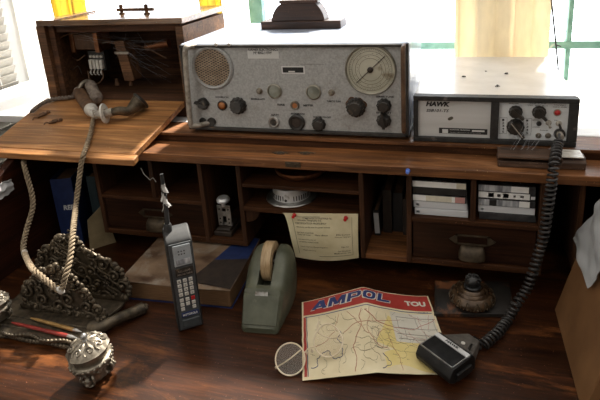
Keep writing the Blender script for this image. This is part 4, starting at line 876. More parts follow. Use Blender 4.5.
# ================================================================ brick mobile phone
mm = boxm(R(37), Vector((-.186, -.236, DZ+.0004))); pw, pd, phh = .047, .044, .2
mp = thing('mobile_phone', 'old dark grey brick mobile phone standing upright in front of the softcover book', 'phone', mat4=mm)
YZ = Matrix(((0, 0, 1, 0), (1, 0, 0, 0), (0, 1, 0, 0), (0, 0, 0, 1)))
prof = [(.002, 0), (0, .004), (.0, .188), (.006, .194), (.030, .204), (.043, .203), (.046, .190), (.040, .15), (.040, .004), (.038, 0)]
mb = MB(); mb.prism(prof, 0, pw, YZ); mb.build('body', 'phoneblack', mp, .004, 3, local=True)
mb = MB(); mb.box((.004, -.0016, .005), (pw-.003, .002, .187)); fc = mb.build('face_plate', 'phonegrey', mp, .0014, local=True)
def fbox(name, u0, z0, u1, z1, m, y=-.0028, par=None, bev=.0008): mb = MB(); mb.box((u0, y, z0), (u1, .0, z1)); return mb.build(name, m, par or fc, bev, local=True)
ea = fbox('earpiece', .010, .141, .042, .184, 'phonepale', -.0036, bev=.003)
mb = MB(); mb.grid(lambda u, v: Vector((.013+.026*u, -.0039+.0*v, .145+.036*v)), 4, 4, .0004); mb.build('earpiece_dish', 'phonepale', ea, local=True)
for i in range(3):
    for j in range(2):
        mb = MB(); mb.lathe([(.0014, 0), (.0011, .0005)], tr(.020+i*.005, -.0042, .166+j*.006) @ rotm(R(90), 'X'), 10); mb.build('sound_hole', 'bakelite', ea, local=True)
fbox('earpiece_pad', .013, .1445, .039, .156, 'spine_grey', -.0042, ea, .001)
di = fbox('display', .0095, .119, .0425, .137, 'bakelite', -.003)
lettering('display_print', 'CELLULAR', lambda u, v: Vector((.015+.022*u, -.0032, .1285+.004*v)), 'dustmetal', di, local=True); lettering('display_print', 'PERSONAL PHONE', lambda u, v: Vector((.0125+.027*u, -.0032, .122+.0034*v)), 'dustmetal', di, local=True)
rows = [.110, .1005, .091, .0815, .0695, .060, .0505]
for r_, z in enumerate(rows):
    for c_ in range(3):
        if r_ == 6 and c_ == 1: continue
        u = .0135+c_*.0105
        kk = fbox('key', u-.0035, z-.0034, u+.0035, z+.0034, 'red' if (r_ == 4 and c_ == 2) else 'keywhite', -.0036, bev=.0007)
        if r_ < 4: lettering('key_print', '123456789*0#'[r_*3+c_], lambda a, b: Vector((u-.0011+.0022*a, -.0037, z-.0015+.003*b)), 'ink', kk, local=True)
lb = fbox('badge_strip', .0095, .032, .0415, .042, 'bluebook', -.0028); lettering('lettering', 'MOTOROLA', lambda u, v: Vector((.0115+.0275*u, -.0030, .0345+.005*v)), 'label', lb, .1, .02, local=True)
fbox('microphone_ridge', .009, .010, .042, .027, 'phonegrey', -.0045, bev=.0025)
an0 = Vector((.010, .028, .200)); top = mm.inverted() @ pY(161.5, 174, -.205)
mb = MB(); mb.lathe([(.0075, 0), (.0075, .012), (.006, .016)], tr(an0), 16); at = mb.build('antenna_base', 'phoneblack', mp, local=True)
mb = MB(); mb.tube([an0+Vector((0, 0, .012)), an0.lerp(top, .5)+Vector((.001, 0, 0)), top], lambda t: .0046-.0012*t, 10); mb.build('antenna', 'phoneblack', mp, local=True)
random.seed(4); mb = MB()
for k in range(9):
    q = an0.lerp(top, .38+.05*k); a = random.uniform(0, 6.28); d = Vector((math.cos(a), math.sin(a), -.6))*random.uniform(.003, .0065)
    mb.grid(lambda u, v: q+Vector((.0042*math.cos(a+2.6*(u-.5)), .0042*math.sin(a+2.6*(u-.5)), .012*(v-.5)))+d*(v < .5)*(.5-v)*2*(.4+u), 6, 6, .0004)
mb.build('torn_tape', 'tatter', mp, local=True)

# ================================================================ tape dispenser
mm = boxm(R(5), Vector((-.034, -.207, DZ+.0004)))
td = thing('tape_dispenser', 'heavy worn sage green metal tape dispenser standing on the desk', 'tape dispenser', mat4=mm)
secs = [(0, 0.0312, 0.0108, 0), (0.004, 0.036, 0.0151, 0), (0.036, 0.0402, 0.0605, 0), (0.041, 0.0406, 0.0679, 0), (0.052, 0.042, 0.0702, 0.002), (0.058, 0.043, 0.0731, 0.03), (0.075, 0.0446, 0.0858, 0.046), (0.095, 0.0456, 0.0998, 0.056), (0.115, 0.0451, 0.1067, 0.06), (0.135, 0.0434, 0.1067, 0.06), (0.15, 0.0414, 0.0998, 0.05), (0.16, 0.039, 0.0882, 0.02), (0.168, 0.036, 0.0696, 0), (0.174, 0.03, 0.0348, 0)]
vs = []; fs = []; SW = .0135
for (y, w, h, d) in secs:
    pr = [(-w*.96, 0), (-w, h*.25), (-w*1.0, h*.55), (-w*.93, h*.8), (-w*.78, h*.95), (-w*.6, h)] if d else [(-w*.96, 0), (-w, h*.25), (-w, h*.6), (-w*.95, h*.85), (-w*.86, h*.97), (-w*.6, h)]
    pr += [(-SW, h-.0015*0), (-SW, h-d), (SW, h-d), (SW, h)] + [(-x, z) for x, z in reversed(pr)]
    vs += [Vector((x, y, z)) for x, z in pr]
n = len(pr)
for i in range(len(secs)-1):
    for k in range(n): k2 = (k+1) % n; fs.append((i*n+k, i*n+k2, (i+1)*n+k2, (i+1)*n+k))
fs += [tuple(range(n)), tuple(range((len(secs)-1)*n, len(secs)*n))[::-1]]
mb = MB(); mb._add(vs, fs); mb.build('body', 'tapebody', td, local=True, smooth=38)
mb = MB()
mb.hexa([(-.034, .0035, .0145), (.034, .0035, .0145), (.036, .0345, .0595), (-.036, .0345, .0595)], [(-.0325, .0015, .0165), (.0325, .0015, .0165), (.035, .0325, .0615), (-.035, .0325, .0615)])
mb.build('nose_plate', 'tapebody', td, .0012, local=True)
mb = MB(); pts = [(-.0125, 0)]+[(-.0125+.0025*k*.5, .0022*(k % 2)) for k in range(21)]+[(.0125, 0), (.0125, -.006), (-.0125, -.006)]
mb.prism(pts, 0, .0007, tr(0, .034, .0645) @ rotm(R(60), 'X')); mb.build('cutter_blade', 'steel', td, local=True, smooth=0)
ctr = mm @ Vector((0, .106, .087)); mr = tr(ctr) @ rotm(R(5), 'Z') @ rotm(R(90), 'Y')
tp = thing('tape_roll', 'yellowed roll of sticky tape sitting in the green tape dispenser', 'tape roll', mat4=mr)
mb = MB(); mb.lathe([(.022, -.0095), (.0385, -.0095), (.0390, -.008), (.0390, .008), (.0385, .0095), (.022, .0095)], n=56, cap=False); mb.build('tape', 'taperoll', tp, local=True, smooth=30)
mb = MB(); mb.lathe([(.0185, -.0098), (.0221, -.0098), (.0221, .0098), (.0185, .0098), (.0185, -.0098)], n=40, cap=False); mb.build('core', 'tapecore', tp, local=True, smooth=30)
mb = MB(); mb.cyl((0, 0, -.0125), (0, 0, .0125), .005); mb.lathe([(.018, -.006), (.018, .006), (.004, .006), (.004, -.006)], n=30, cap=False); o = mb.build('hub', 'steel', td, local=True); o.matrix_local = mm.inverted() @ mr; FR[o.name] = mr

# ================================================================ road map
TL, TR, BL = Vector((.019, -.107, 0)), Vector((.265, -.043, 0)), Vector((.078, -.302, 0)); FU = .49
def mapf(u, v):
    p = BL+(TR-TL)*u+(TL-BL)*v
    t = 1-abs(u-FU)/(FU if u < FU else 1-FU)
    h = (.015+.014*v)*max(0, t)**(1.25 if u < FU else 1.6)+.0030+.0008*math.sin(u*9+v*5)
    edge = .0008*noise.noise(Vector((u*14, v*14, 0)))
    return Vector((p.x+edge, p.y+edge-.004*t*(1-v), DZ+h))
mp_ = thing('road_map', 'folded road map with a red title band lying open on the desk', 'map', mapf(0, 0)+Vector((0, 0, -.001)))
mb = MB(); mb.grid(mapf, 50, 34, .0008); sh2 = mb.build('sheet', 'mappaper', mp_, smooth=60)
def onm(u, v, e=.0004):
    u_, v_ = min(max(u, 0.001), .999), min(max(v, .001), .999)
    p = mapf(u_, v_); a = mapf(u_+.001, v_)-mapf(u_-.001, v_); b = mapf(u_, v_+.001)-mapf(u_, v_-.001); return p+a.cross(b).normalized()*e
def patch(name, f, m, nu=30, nv=6, e=.0004, par=None): mb = MB(); mb.grid(lambda a, b: onm(*f(a, b), e), nu, nv); return mb.build(name, m, par or sh2, smooth=60)
band = lambda u: .79-.02*u
rb = patch('title_band', lambda a, b: (.012+.976*a, band(a)+(.99-band(a))*b), 'mapred', 48, 8)
patch('blue_stripe', lambda a, b: (.02+.96*a, band(a)-.032+.009*b), 'mapblue', 48, 1, .0005)
patch('red_edge', lambda a, b: (.012+.018*a, .03+(band(0)-.06)*b), 'mapred', 1, 20, .0005); patch('red_edge', lambda a, b: (.034+.005*a, .03+(band(0)-.06)*b), 'mapblue', 1, 20, .0005)
patch('yellow_district', lambda a, b: (.52+.12*b+.3*a, .32+.34*b-.16*a*b-.18*a), 'mapyellow', 14, 12); patch('yellow_district', lambda a, b: (.56+.42*a, .05+.16*b+.04*math.sin(a*7)), 'mapyellow', 14, 6)
patch('white_inset', lambda a, b: (.66+.32*a, .34+.38*b), 'mapwhite', 12, 8, .0005)
def mtext(s, u0, v0, u1, v1, m, e=.0007, shear=0, bold=0, par=None, sp=1, cuts=0): return lettering('lettering', s, lambda u, v: onm(u0+(u1-u0)*u, v0+(v1-v0)*v, e), m, par or sh2, shear, bold, sp, cuts=cuts)
def strokes(ch):
    if ch == 'A': return [[(0, 0), (.27, 0), (.64, 1), (.36, 1)], [(.73, 0), (1, 0), (.68, 1), (.36, 1)], [(.22, .18), (.80, .18), (.72, .40), (.30, .40)]]
    if ch == 'M': return [[(0, 0), (.22, 0), (.22, 1), (0, 1)], [(.78, 0), (1, 0), (1, 1), (.78, 1)], [(.40, .1), (.60, .1), (.28, 1), (.02, 1)], [(.40, .1), (.60, .1), (.98, 1), (.72, 1)]]
    if ch == 'P': return [[(0, 0), (.28, 0), (.28, 1), (0, 1)], [(.2, .80), (.76, .80), (.82, 1), (.2, 1)], [(.2, .34), (.82, .34), (.76, .54), (.2, .54)], [(.70, .40), (.82, .34), (1, .5), (.72, .6)], [(.72, .55), (1, .5), (1, .84), (.72, .78)], [(.72, .74), (1, .84), (.82, 1), (.70, .92)]]
    if ch == 'L': return [[(0, 0), (.30, 0), (.30, 1), (0, 1)], [(.2, 0), (1, 0), (1, .24), (.2, .24)]]
    q = lambda r, t: (.5+r*math.copysign(abs(math.cos(t))**.7, math.cos(t)), .5+(r+(.0 if r > .4 else .04))*math.copysign(abs(math.sin(t))**.7, math.sin(t)))
    return [[q(.24, k*math.tau/16), q(.5, k*math.tau/16), q(.5, (k+1)*math.tau/16), q(.24, (k+1)*math.tau/16)] for k in range(16)]
for ch, a, b in (('A', .085, .205), ('M', .215, .345), ('P', .36, .462), ('O', .478, .575), ('L', .592, .685)):
    for m_, e_, grow, nm in (('mapwhite', .0008, .075, 'letter_outline'), ('mapblue', .0013, 0, 'lettering')):
        mb = MB()
        for qd in strokes(ch):
            cx_ = sum(p[0] for p in qd)/4; cy_ = sum(p[1] for p in qd)/4; Q = []
            for x, y in qd: Q.append((x+math.copysign(grow, x-cx_), y+math.copysign(grow*.75, y-cy_)))
            def f(u, v, Q=Q):
                x = (Q[0][0]*(1-u)+Q[1][0]*u)*(1-v)+(Q[3][0]*(1-u)+Q[2][0]*u)*v; y = (Q[0][1]*(1-u)+Q[1][1]*u)*(1-v)+(Q[3][1]*(1-u)+Q[2][1]*u)*v
                return onm(a+(b-a)*x+.022*(y-.5), .842+.115*y, e_)
            mb.grid(f, 4, 6)
        mb.build(nm, m_, rb, smooth=0)
mtext('TOU', .795, .835, .955, .905, 'mapwhite', .0009, 0, .05, rb, 1, 2); mtext('GUIDE', .88, .742, .955, .757, 'mapblue')
random.seed(21)
def road(n, m, r, u, v, a, L, wob=.5):
    P = []
    for k in range(n):
        P.append((u, v)); a += random.uniform(-wob, wob); u += L*math.cos(a)*.8; v += L*math.sin(a)
        if not (.05 < u < .985 and .03 < v < band(u)-.05): break
    if len(P) > 2:
        mb = MB(); mb.tube([onm(x, y, .0004) for x, y in [tuple(q)[:2] for q in catmull([(x, y, 0) for x, y in P], 4)]], r, 4); mb.build('printed_road', m, sh2)
for k in range(12): road(30, 'maproad', .00038, random.uniform(.1, .95), random.uniform(.1, .7), random.uniform(0, 6.28), .02, .3)
for k in range(26): road(26, 'mutedink', .00022, random.uniform(.08, .95), random.uniform(.06, .7), random.uniform(0, 6.28), .016, .8)
road(60, 'maproad', .0006, .47, .70, -.9, .018, .3); road(60, 'maproad', .0006, .45, .72, -2.2, .018, .3); road(40, 'mapblue', .0006, .06, .12, .2, .02, 1.1); road(40, 'mapblue', .0006, .55, .2, -.3, .02, 1.1)
for k in range(44):
    u, v = random.uniform(.07, .93), random.uniform(.06, .7); w = random.uniform(.012, .03); mtext(random.choice(('Yass', 'Orange', 'Cowra', 'Bega', 'Dubbo', 'Moree', 'Nowra')), u, v, u+w, v+.012, 'mutedink')
mb = MB()
for (a, b, c, d) in ((.70, .66, .98, .66), (.70, .52, .98, .52), (.70, .52, .70, .66), (.84, .52, .84, .66), (.68, .44, .97, .44), (.68, .38, .97, .38), (.97, .38, .97, .66), (.74, .52, .74, .38), (.88, .52, .88, .38)):
    mb.tube([onm(a+(c-a)*k/10, b+(d-b)*k/10, .0007) for k in range(11)], .0003, 4)
mb.build('printed_table', 'mutedink', sh2)

# ================================================================ spectacles
tocam = lambda p: (CAM-p).normalized()
cL = pZ(290.3, 359, DZ+.0205); cR = pZ(328.2, 341, DZ+.036)
sp = thing('spectacles', 'round wire-rimmed spectacles lying across the left corner of the road map', 'spectacles', (cL.x, cL.y, DZ+.001))
rl = .0250
def lensring(c, tear):
    N = tocam(c); N = Vector((N.x*.9, N.y*.9, N.z*1.0)).normalized(); q = N.to_track_quat('Z', 'Y').to_matrix().to_4x4(); m_ = tr(c) @ q
    f = lambda a: (rl*math.cos(a)*(1-.10*tear*max(0, math.sin(a))), rl*math.sin(a)*(1+.10*tear*max(0, math.sin(a))))
    P = [m_ @ Vector((*f(a*math.tau/48), 0)) for a in range(48)]
    mb = MB(); mb.tube(P, .0013, 8, True); rim = mb.build('rim', 'goldrim', sp)
    mb = MB(); ring = [f(a*math.tau/48) for a in range(48)]
    mb.prism([(x*.97, y*.97) for x, y in ring], -.0006, .0006, m_); mb.build('lens', 'glass', sp, smooth=30); return m_, f
mL, fL = lensring(cL, 0); mR, fR = lensring(cR, 1)
loc = lambda m_, x, y, z=0: m_ @ Vector((x, y, z))
aL = min((loc(mL, *fL(k*.13)) for k in range(48)), key=lambda p: (p-cR).length); aR = min((loc(mR, *fR(k*.13)) for k in range(48)), key=lambda p: (p-cL).length)
mb = MB(); up_ = Vector((0, .1, 1)).normalized(); mb.tube(catmull([aL, aL.lerp(aR, .5)+up_*.005, aR], 8), .0012, 8); mb.build('bridge', 'goldrim', sp)
for p, s in ((aL, 1), (aR, -1)):
    mb = MB(); mb.ball(p.lerp(aL.lerp(aR, .5), .55)-up_*.0035, (.0026, .0016, .0042)); mb.build('nose_pad', 'paleflesh', sp)
hL = pZ(276.3, 367.5, DZ+.010); hR = loc(mR, *fR(.2))
mb = MB(); mb.ball(hL, (.0026, .0022, .003)); mb.tube([hL, min((loc(mL, *fL(k*.13)) for k in range(48)), key=lambda p: (p-hL).length)], .0016, 8); mb.build('hinge', 'paleflesh', sp)
mb = MB(); e = pZ(300.5, 350, DZ+.008); e2 = pZ(318, 344, DZ+.018); mb.tube(catmull([hL, hL.lerp(e, .5)-Vector((0, 0, .002)), e], 8), .0012, 8); mb.build('temple', 'goldrim', sp)
mb = MB(); tip = pZ(319, 319.5, DZ+.040); tp2 = pZ(318, 332, DZ+.026); mb.tube(catmull([hR, pZ(330, 338, DZ+.026), tp2, tip], 8), lambda t: .0009+.0007*(t > .6), 8); mb.build('temple', 'goldrim', sp)

# ================================================================ hand microphone with coiled cord
mm = boxm(R(-39), Vector((.3055, -.226, DZ+.0085)))
mic = thing('hand_microphone', 'black hand-held radio microphone with a silver strip lying on the map corner', 'microphone', mat4=mm)
YZm = Matrix(((0, 0, 1, -.0375), (1, 0, 0, 0), (0, 1, 0, 0), (0, 0, 0, 1)))
mb = MB(); mb.prism([(-.022, 0), (-.032, .006), (-.034, .016), (-.027, .0285), (-.024, .030), (.022, .030), (.026, .028), (.030, .022), (.030, 0)], 0, .075, YZm); mb.build('head', 'micblack', mic, .003, 3, local=True)
mb = MB(); mb.hexa([(-.034, .029, 0), (.034, .029, 0), (.013, .074, .003), (-.013, .074, .003)], [(-.032, .029, .0245), (.032, .029, .0245), (.012, .073, .016), (-.012, .073, .016)]); mb.build('tail', 'micback', mic, .0025, local=True)
mb = MB(); mb.box((-.0335, -.0235, .0288), (.0335, .0095, .0312)); gr = mb.build('grille', 'micgrille', mic, .001, local=True)
mb = MB()
for k in range(24): y = -.0222+k*.00132; mb.box((-.032, y, .0312), (.032, y+.0006, .0322))
mb.build('grille_bars', 'micgrille', gr, smooth=0, local=True)
mb = MB()
for a, b in (((-.0345, -.0245), (.0345, -.0233)), ((-.0345, -.0245), (-.0333, .0100)), ((.0333, -.0245), (.0345, .0100))): mb.box((*a, .0295), (*b, .0322))
mb.build('grille_edge', 'steel', mic, smooth=0, local=True)
mb = MB(); mb.box((-.0345, .0105, .0290), (.0345, .0195, .0323)); st = mb.build('silver_strip', 'silverplate', mic, .0006, local=True)
lettering('lettering', 'HAWK', lambda u, v: Vector((-.013+.028*u, .0123+.0056*v, .0326)), 'ink', st, .2, .05, local=True)
mb = MB(); mb.box((.0365, -.020, .006), (.0425, .016, .020)); mb.build('talk_bar', 'micblack', mic, .002, local=True)
mb = MB(); mb.lathe([(.0036, 0), (.0034, .0012), (.002, .0018)], tr(.003, .040, .0225), 16); mb.build('screw', 'bone', mic, local=True)
mb = MB(); mb.hexa([(.010, .052, .0195), (.014, .052, .0195), (.022, .034, .0235), (.017, .034, .0235)], [(.010, .052, .0202), (.014, .052, .0202), (.022, .034, .0242), (.017, .034, .0242)]); mb.build('slot', 'bakelite', mic, smooth=0, local=True)
tail = mm @ Vector((0, .074, .0095))
cpts = [pY(559.3, 133.6, HP-.022), pY(559, 140, HP-.034), pY(557, 147, .022), pY(556, 154, -.002), pY(554, 164, -.024), pY(552.5, 176, -.034), pY(550, 195, -.036), pY(547, 215, -.038), pY(544, 235, -.042), pY(538, 255, -.050), pY(533, 272, -.06), pY(526, 290, -.07), pY(517, 303, -.085), pZ(508, 319, DZ+.0125), pZ(499, 331, DZ+.012), pZ(489, 340, DZ+.0118), pZ(483, 344.5, DZ+.0122)]
cpts = cpts+[tail+(cpts[-1]-tail)*.35, tail]
path = catmull(cpts, 12)
cc = thing('coiled_cord', 'black coiled microphone cord hanging down the hutch from the cream radio to the desk', 'cord', cpts[-3])
hl = helix_along(path[14:-20], .0078, .0092, 0, 12)
mb = MB(); mb.tube(catmull([path[0], path[6], path[11], hl[0]], 6)[:-1]+hl+catmull([hl[-1], path[-10], path[-1]], 6)[1:], .0026, 7); mb.build('coil', 'dustycoil', cc)
mb = MB(); mb.cyl(tail-Vector((0, 0, 0))-(path[-8]-tail).normalized()*.004, tail+(path[-8]-tail).normalized()*.014, .0055, .0038, 14); mb.build('strain_relief', 'micblack', cc)

# ================================================================ glass inkwell on a black wooden stand
a, b, c, d = Vector((.276, .004, 0)), Vector((.424, .030, 0)), Vector((.427, -.074, 0)), Vector((.280, -.100, 0))
st_ = thing('inkwell_stand', 'worn black painted wooden stand under the round inkwell below the right drawer', 'stand', (.352, -.035, DZ))
z0, z1 = DZ+.0003, DZ+.009
mb = MB(); mb.hexa([(p.x, p.y, z0) for p in (d, c, b, a)], [(p.x, p.y, z1) for p in (d, c, b, a)]); mb.build('board', 'blackwood', st_, .0015)
mb = MB(); ce_ = (a+b+c+d)/4
mb.hexa([tuple((ce_+(p-ce_)*.93).xy)+(z1,) for p in (d, c, b, a)], [tuple((ce_+(p-ce_)*.88).xy)+(z1+.0015,) for p in (d, c, b, a)]); mb.build('raised_panel', 'blackwood', st_)
iw = pZ(472, 301, z1+.001); iz = z1+.0016
ink = thing('inkwell', 'round embossed brown inkwell with a black stopper on the black stand', 'inkwell', (iw.x, iw.y, iz))
md = lambda r, z, a_: (r*(1+.012*math.cos(18*a_)*(1 if .004 < z-0 < .024 else 0)), z)
mb = MB(); mb.lathe([(.034, 0), (.0400, .003), (.0425, .009), (.0420, .014), (.0375, .021), (.0330, .0235), (.0315, .0225), (.0300, .0265), (.0270, .0285), (.0255, .0275), (.0240, .031), (.0195, .0325), (.0175, .031)], tr(iw.x, iw.y, iz), 54, md); mb.build('bowl', 'inkglass', ink, smooth=50)
mb = MB()
for k in range(14):                                         # embossed leaves round the bowl
    a0 = k*math.tau/14; f = lambda da, r, z: (iw.x+r*math.cos(a0+da), iw.y+r*math.sin(a0+da), iz+z)
    mb.tube(catmull([f(-.16, .0428, .0075), f(-.08, .0418, .0155), f(0, .0382, .0215), f(.08, .0418, .0155), f(.16, .0428, .0075)], 4), .0011, 5); mb.ball(f(0, .0428, .0095), .0022, nu=8, nv=5)
mb.build('embossed_leaves', 'oldbrass', ink)
mb = MB(); mb.lathe([(.016, 0), (.0165, .004), (.013, .006)], tr(iw.x, iw.y, iz+.0315), 30); mb.ball((0, 0, 0), (.0148, .0148, .0115), tr(iw.x, iw.y, iz+.046), 12, 8)
random.seed(8)
for k in range(40):
    a_ = random.uniform(0, 6.28); e_ = random.uniform(-.3, 1.4); mb.ball((iw.x+.0140*math.cos(a_)*math.cos(e_), iw.y+.0140*math.sin(a_)*math.cos(e_), iz+.046+.0110*math.sin(e_)), .0027, nu=7, nv=5)
mb.build('stopper', 'blackfur', ink)

# ================================================================ cardboard carton and plastic sheet at the right
y0, y1 = -.275, -.036
ct = thing('cardboard_carton', 'brown slope-sided cardboard carton standing on the desk at the right edge', 'carton', (.58, -.15, DZ))
zt = 1.045
sl = lambda z: .505+.245*(z-DZ)
B = [(.505, y0), (.672, y0), (.672, y1), (.501, y1)]; T = [(sl(zt), y0), (.672, y0), (.672, y1), (sl(zt)-.006, y1)]
mb = MB(); mb.hexa([(x, y, DZ+.0004) for x, y in B], [(x, y, zt) for x, y in T]); mb.build('box_body', 'carton', ct, .0025)
mb = MB(); mb.hexa([(sl(zt)-.004, y0-.001, zt), (.674, y0-.001, zt), (.674, (y0+y1)/2-.001, zt), (sl(zt)-.004, (y0+y1)/2-.001, zt)], [(sl(zt)-.004, y0-.001, zt+.003), (.674, y0-.001, zt+.003), (.674, (y0+y1)/2-.001, zt+.003), (sl(zt)-.004, (y0+y1)/2-.001, zt+.003)]); mb.build('top_flap', 'carton', ct, smooth=0)
mb = MB(); mb.hexa([(sl(zt)-.010, (y0+y1)/2+.001, zt), (.674, (y0+y1)/2+.001, zt), (.674, y1+.001, zt), (sl(zt)-.010, y1+.001, zt)], [(sl(zt)-.010, (y0+y1)/2+.001, zt+.003), (.674, (y0+y1)/2+.001, zt+.003), (.674, y1+.001, zt+.003), (sl(zt)-.010, y1+.001, zt+.003)]); mb.build('top_flap', 'carton', ct, smooth=0)
mb = MB(); mb.box((.530, y0-.0012, DZ+.004), (.560, y0+.001, zt-.004), rotm(0, 'Z')); mb.build('seam', 'cartondark', ct, smooth=0)
cn = Vector((-1, 0, .245)).normalized(); cp0 = Vector((.501, y1, DZ))
q = [pP(x, y, cp0+cn*.004, cn) for x, y in ((575.5, 239), (599, 206), (612, 262), (591, 291))]
q[1] = pP(604, 200, cp0+cn*.004, cn)
mb = MB(); random.seed(9)
def pls(u, v):
    p = q[0].lerp(q[3], v*.97).lerp(q[1].lerp(q[2], v), u); return p+cn*(.004+.006*noise.noise(Vector((u*4, v*3, 2)))+.004*math.sin(u*8+v*3)*.5)
mb.grid(pls, 24, 24, .0006); tag(mb.build('plastic_sheet', 'plastic', smooth=80), 'crumpled hazy plastic sheet hanging over the side of the cardboard carton', 'plastic sheet')

# ================================================================ bronze inkstand with letter rack
rk = thing('letter_rack', 'ornate bronze inkstand with two scrolled letter racks and a pen tray', 'letter rack', (-.44, -.25, DZ))
x0, x1, yf, yb = -.575, -.335, -.318, -.178; zt_ = DZ+.020
mb = MB(); out = []
for k in range(0, 25): u = k/24; out.append((x0+(x1-x0)*u, yf-.004*math.cos(u*math.tau*3)))
for k in range(0, 9): v = k/8; out.append((x1+.004*math.sin(v*math.tau*1.5), yf+(yb-yf)*v))
out += [(x0, yb)]
mb.prism(out, DZ+.010, DZ+.0165, None); mb.build('tray', 'iron', rk, .0015)
mb = MB()
for k in range(34): u = k/33; mb.ball((x0+(x1-x0)*u, yf-.004*math.cos(u*math.tau*3), DZ+.0175), (.0042, .0036, .0030), nu=8, nv=5)
for k in range(30):
    u = k/29; z = DZ+.010-.004*abs(math.sin(u*math.tau*1.5)); mb.ball((x0+(x1-x0)*u, yf+.001, z), (.0058, .0042, .0050), nu=8, nv=6)
mb.build('beaded_apron', 'iron', rk)
mb = MB()
for y in (-.300, -.274): mb.tube([(x0+.006, y, DZ+.0165), (x1-.004, y, DZ+.0165)], .0022, 6)
mb.build('pen_ridge', 'iron', rk)
def leg(P, W_=.0075):
    mb = MB(); mb.tube(catmull(P, 8), lambda t: W_-.002*math.sin(t*3.1), 10); e = Vector(P[-1])
    for k in range(5): mb.ball(e+Vector((.006*math.cos(k*1.3), .006*math.sin(k*1.3), .001*k)), .0052, nu=8, nv=6)
    return mb.build('leg', 'iron', rk)
leg([(-.352, -.270, DZ+.015), (-.332, -.270, DZ+.017), (-.314, -.243, DZ+.018), (-.298, -.215, DZ+.0135), (-.285, -.197, DZ+.0125)], .0125)
leg([(-.345, -.310, DZ+.012), (-.335, -.316, DZ+.010), (-.329, -.320, DZ+.008)]); leg([(-.565, -.31, DZ+.012), (-.575, -.32, DZ+.010), (-.580, -.326, DZ+.008)]); leg([(-.565, -.185, DZ+.012), (-.578, -.178, DZ+.010), (-.585, -.17, DZ+.008)])
from mathutils import geometry
def ornate(name, px, Y, seed, thick=.005, lean=0, diag=False):
    random.seed(seed); pts = [pY(x, y, Y) for x, y in px]; P2 = [(p.x, p.z) for p in pts]; cx_ = sum(p[0] for p in P2)/len(P2); cz_ = sum(p[1] for p in P2)/len(P2)
    XZ = Matrix(((1, 0, 0, 0), (0, 0, 1, Y), (0, 1, 0, 0), (0, 0, 0, 1))); mb = MB()
    mb.prism([(cx_+(x-cx_)*.95, cz_+(z-cz_)*.95+.001) for x, z in P2], .001, thick, XZ)
    ring = catmull([Vector((x, Y, z)) for x, z in P2+[P2[0]]], 6)
    for p in resample(ring, .0095):
        s = random.uniform(.0048, .0074); mb.ball(p+Vector((random.uniform(-.002, .002), random.uniform(-.003, .002), random.uniform(-.002, .002))), (s*random.uniform(.8, 1.4), s*.8, s*random.uniform(.8, 1.3)), nu=8, nv=6)
    inside = lambda x, z: sum(((P2[i][1] > z) != (P2[i-1][1] > z)) and (x < (P2[i-1][0]-P2[i][0])*(z-P2[i][1])/(P2[i-1][1]-P2[i][1])+P2[i][0]) for i in range(len(P2))) % 2 == 1
    xs_ = [p[0] for p in P2]; zs_ = [p[1] for p in P2]; n_ = 0; done = []
    for k in range(900):
        x, z = random.uniform(min(xs_), max(xs_)), random.uniform(min(zs_), max(zs_)); s = random.uniform(.009, .019)
        if not inside(x, z) or any((x-a)**2+(z-b)**2 < (.75*(s+c))**2 for a, b, c in done): continue
        done.append((x, z, s)); ph0 = random.uniform(0, 6.28); sg = random.choice((-1, 1))
        sp_ = [(x+s*(1-i/22)*math.cos(ph0+sg*i*.42), Y-.0015-.004*(i/22), z+s*(1-i/22)*math.sin(ph0+sg*i*.42)) for i in range(20)]
        mb.tube(sp_, lambda t: .0036-.0014*t, 7); mb.ball((x, Y-.005, z), .0042, nu=8, nv=6)
        for j in range(2):
            a_ = ph0+j*2.6; mb.ball((x+s*1.05*math.cos(a_), Y-.001, z+s*1.05*math.sin(a_)), (.0036, .0026, .0028), nu=7, nv=5)
    if diag:
        for k in range(34):
            x, z = random.uniform(min(xs_), max(xs_)), random.uniform(min(zs_), max(zs_))
            if inside(x, z) and inside(x+.03, z-.018):
                mb.tube([(x, Y-.004, z), (x+.012, Y-.008, z-.006), (x+.03, Y-.005, z-.018)], lambda t: .0026-.001*t, 6); mb.ball((x, Y-.006, z), .004, nu=7, nv=5)
    return mb.build(name, 'iron', rk, smooth=60)
ornate('front_rack', [(26, 303), (25, 286), (33, 280), (41, 270), (50, 272), (56, 266), (65, 270), (72, 277), (85, 290), (95, 303), (105, 317), (103, 320)], -.246, 31)
ornate('rear_rack', [(44, 287), (38, 270), (40, 255), (50, 247), (59, 236), (67, 238), (74, 236), (83, 248), (99, 257), (114, 264), (124, 277), (128, 288), (120, 297)], -.186, 32, diag=True)
mb = MB(); mb.box((-.535, -.250, DZ+.0165), (-.335, -.238, DZ+.027)); mb.box((-.505, -.192, DZ+.0165), (-.335, -.180, DZ+.027)); mb.build('rack_foot', 'iron', rk, .002)
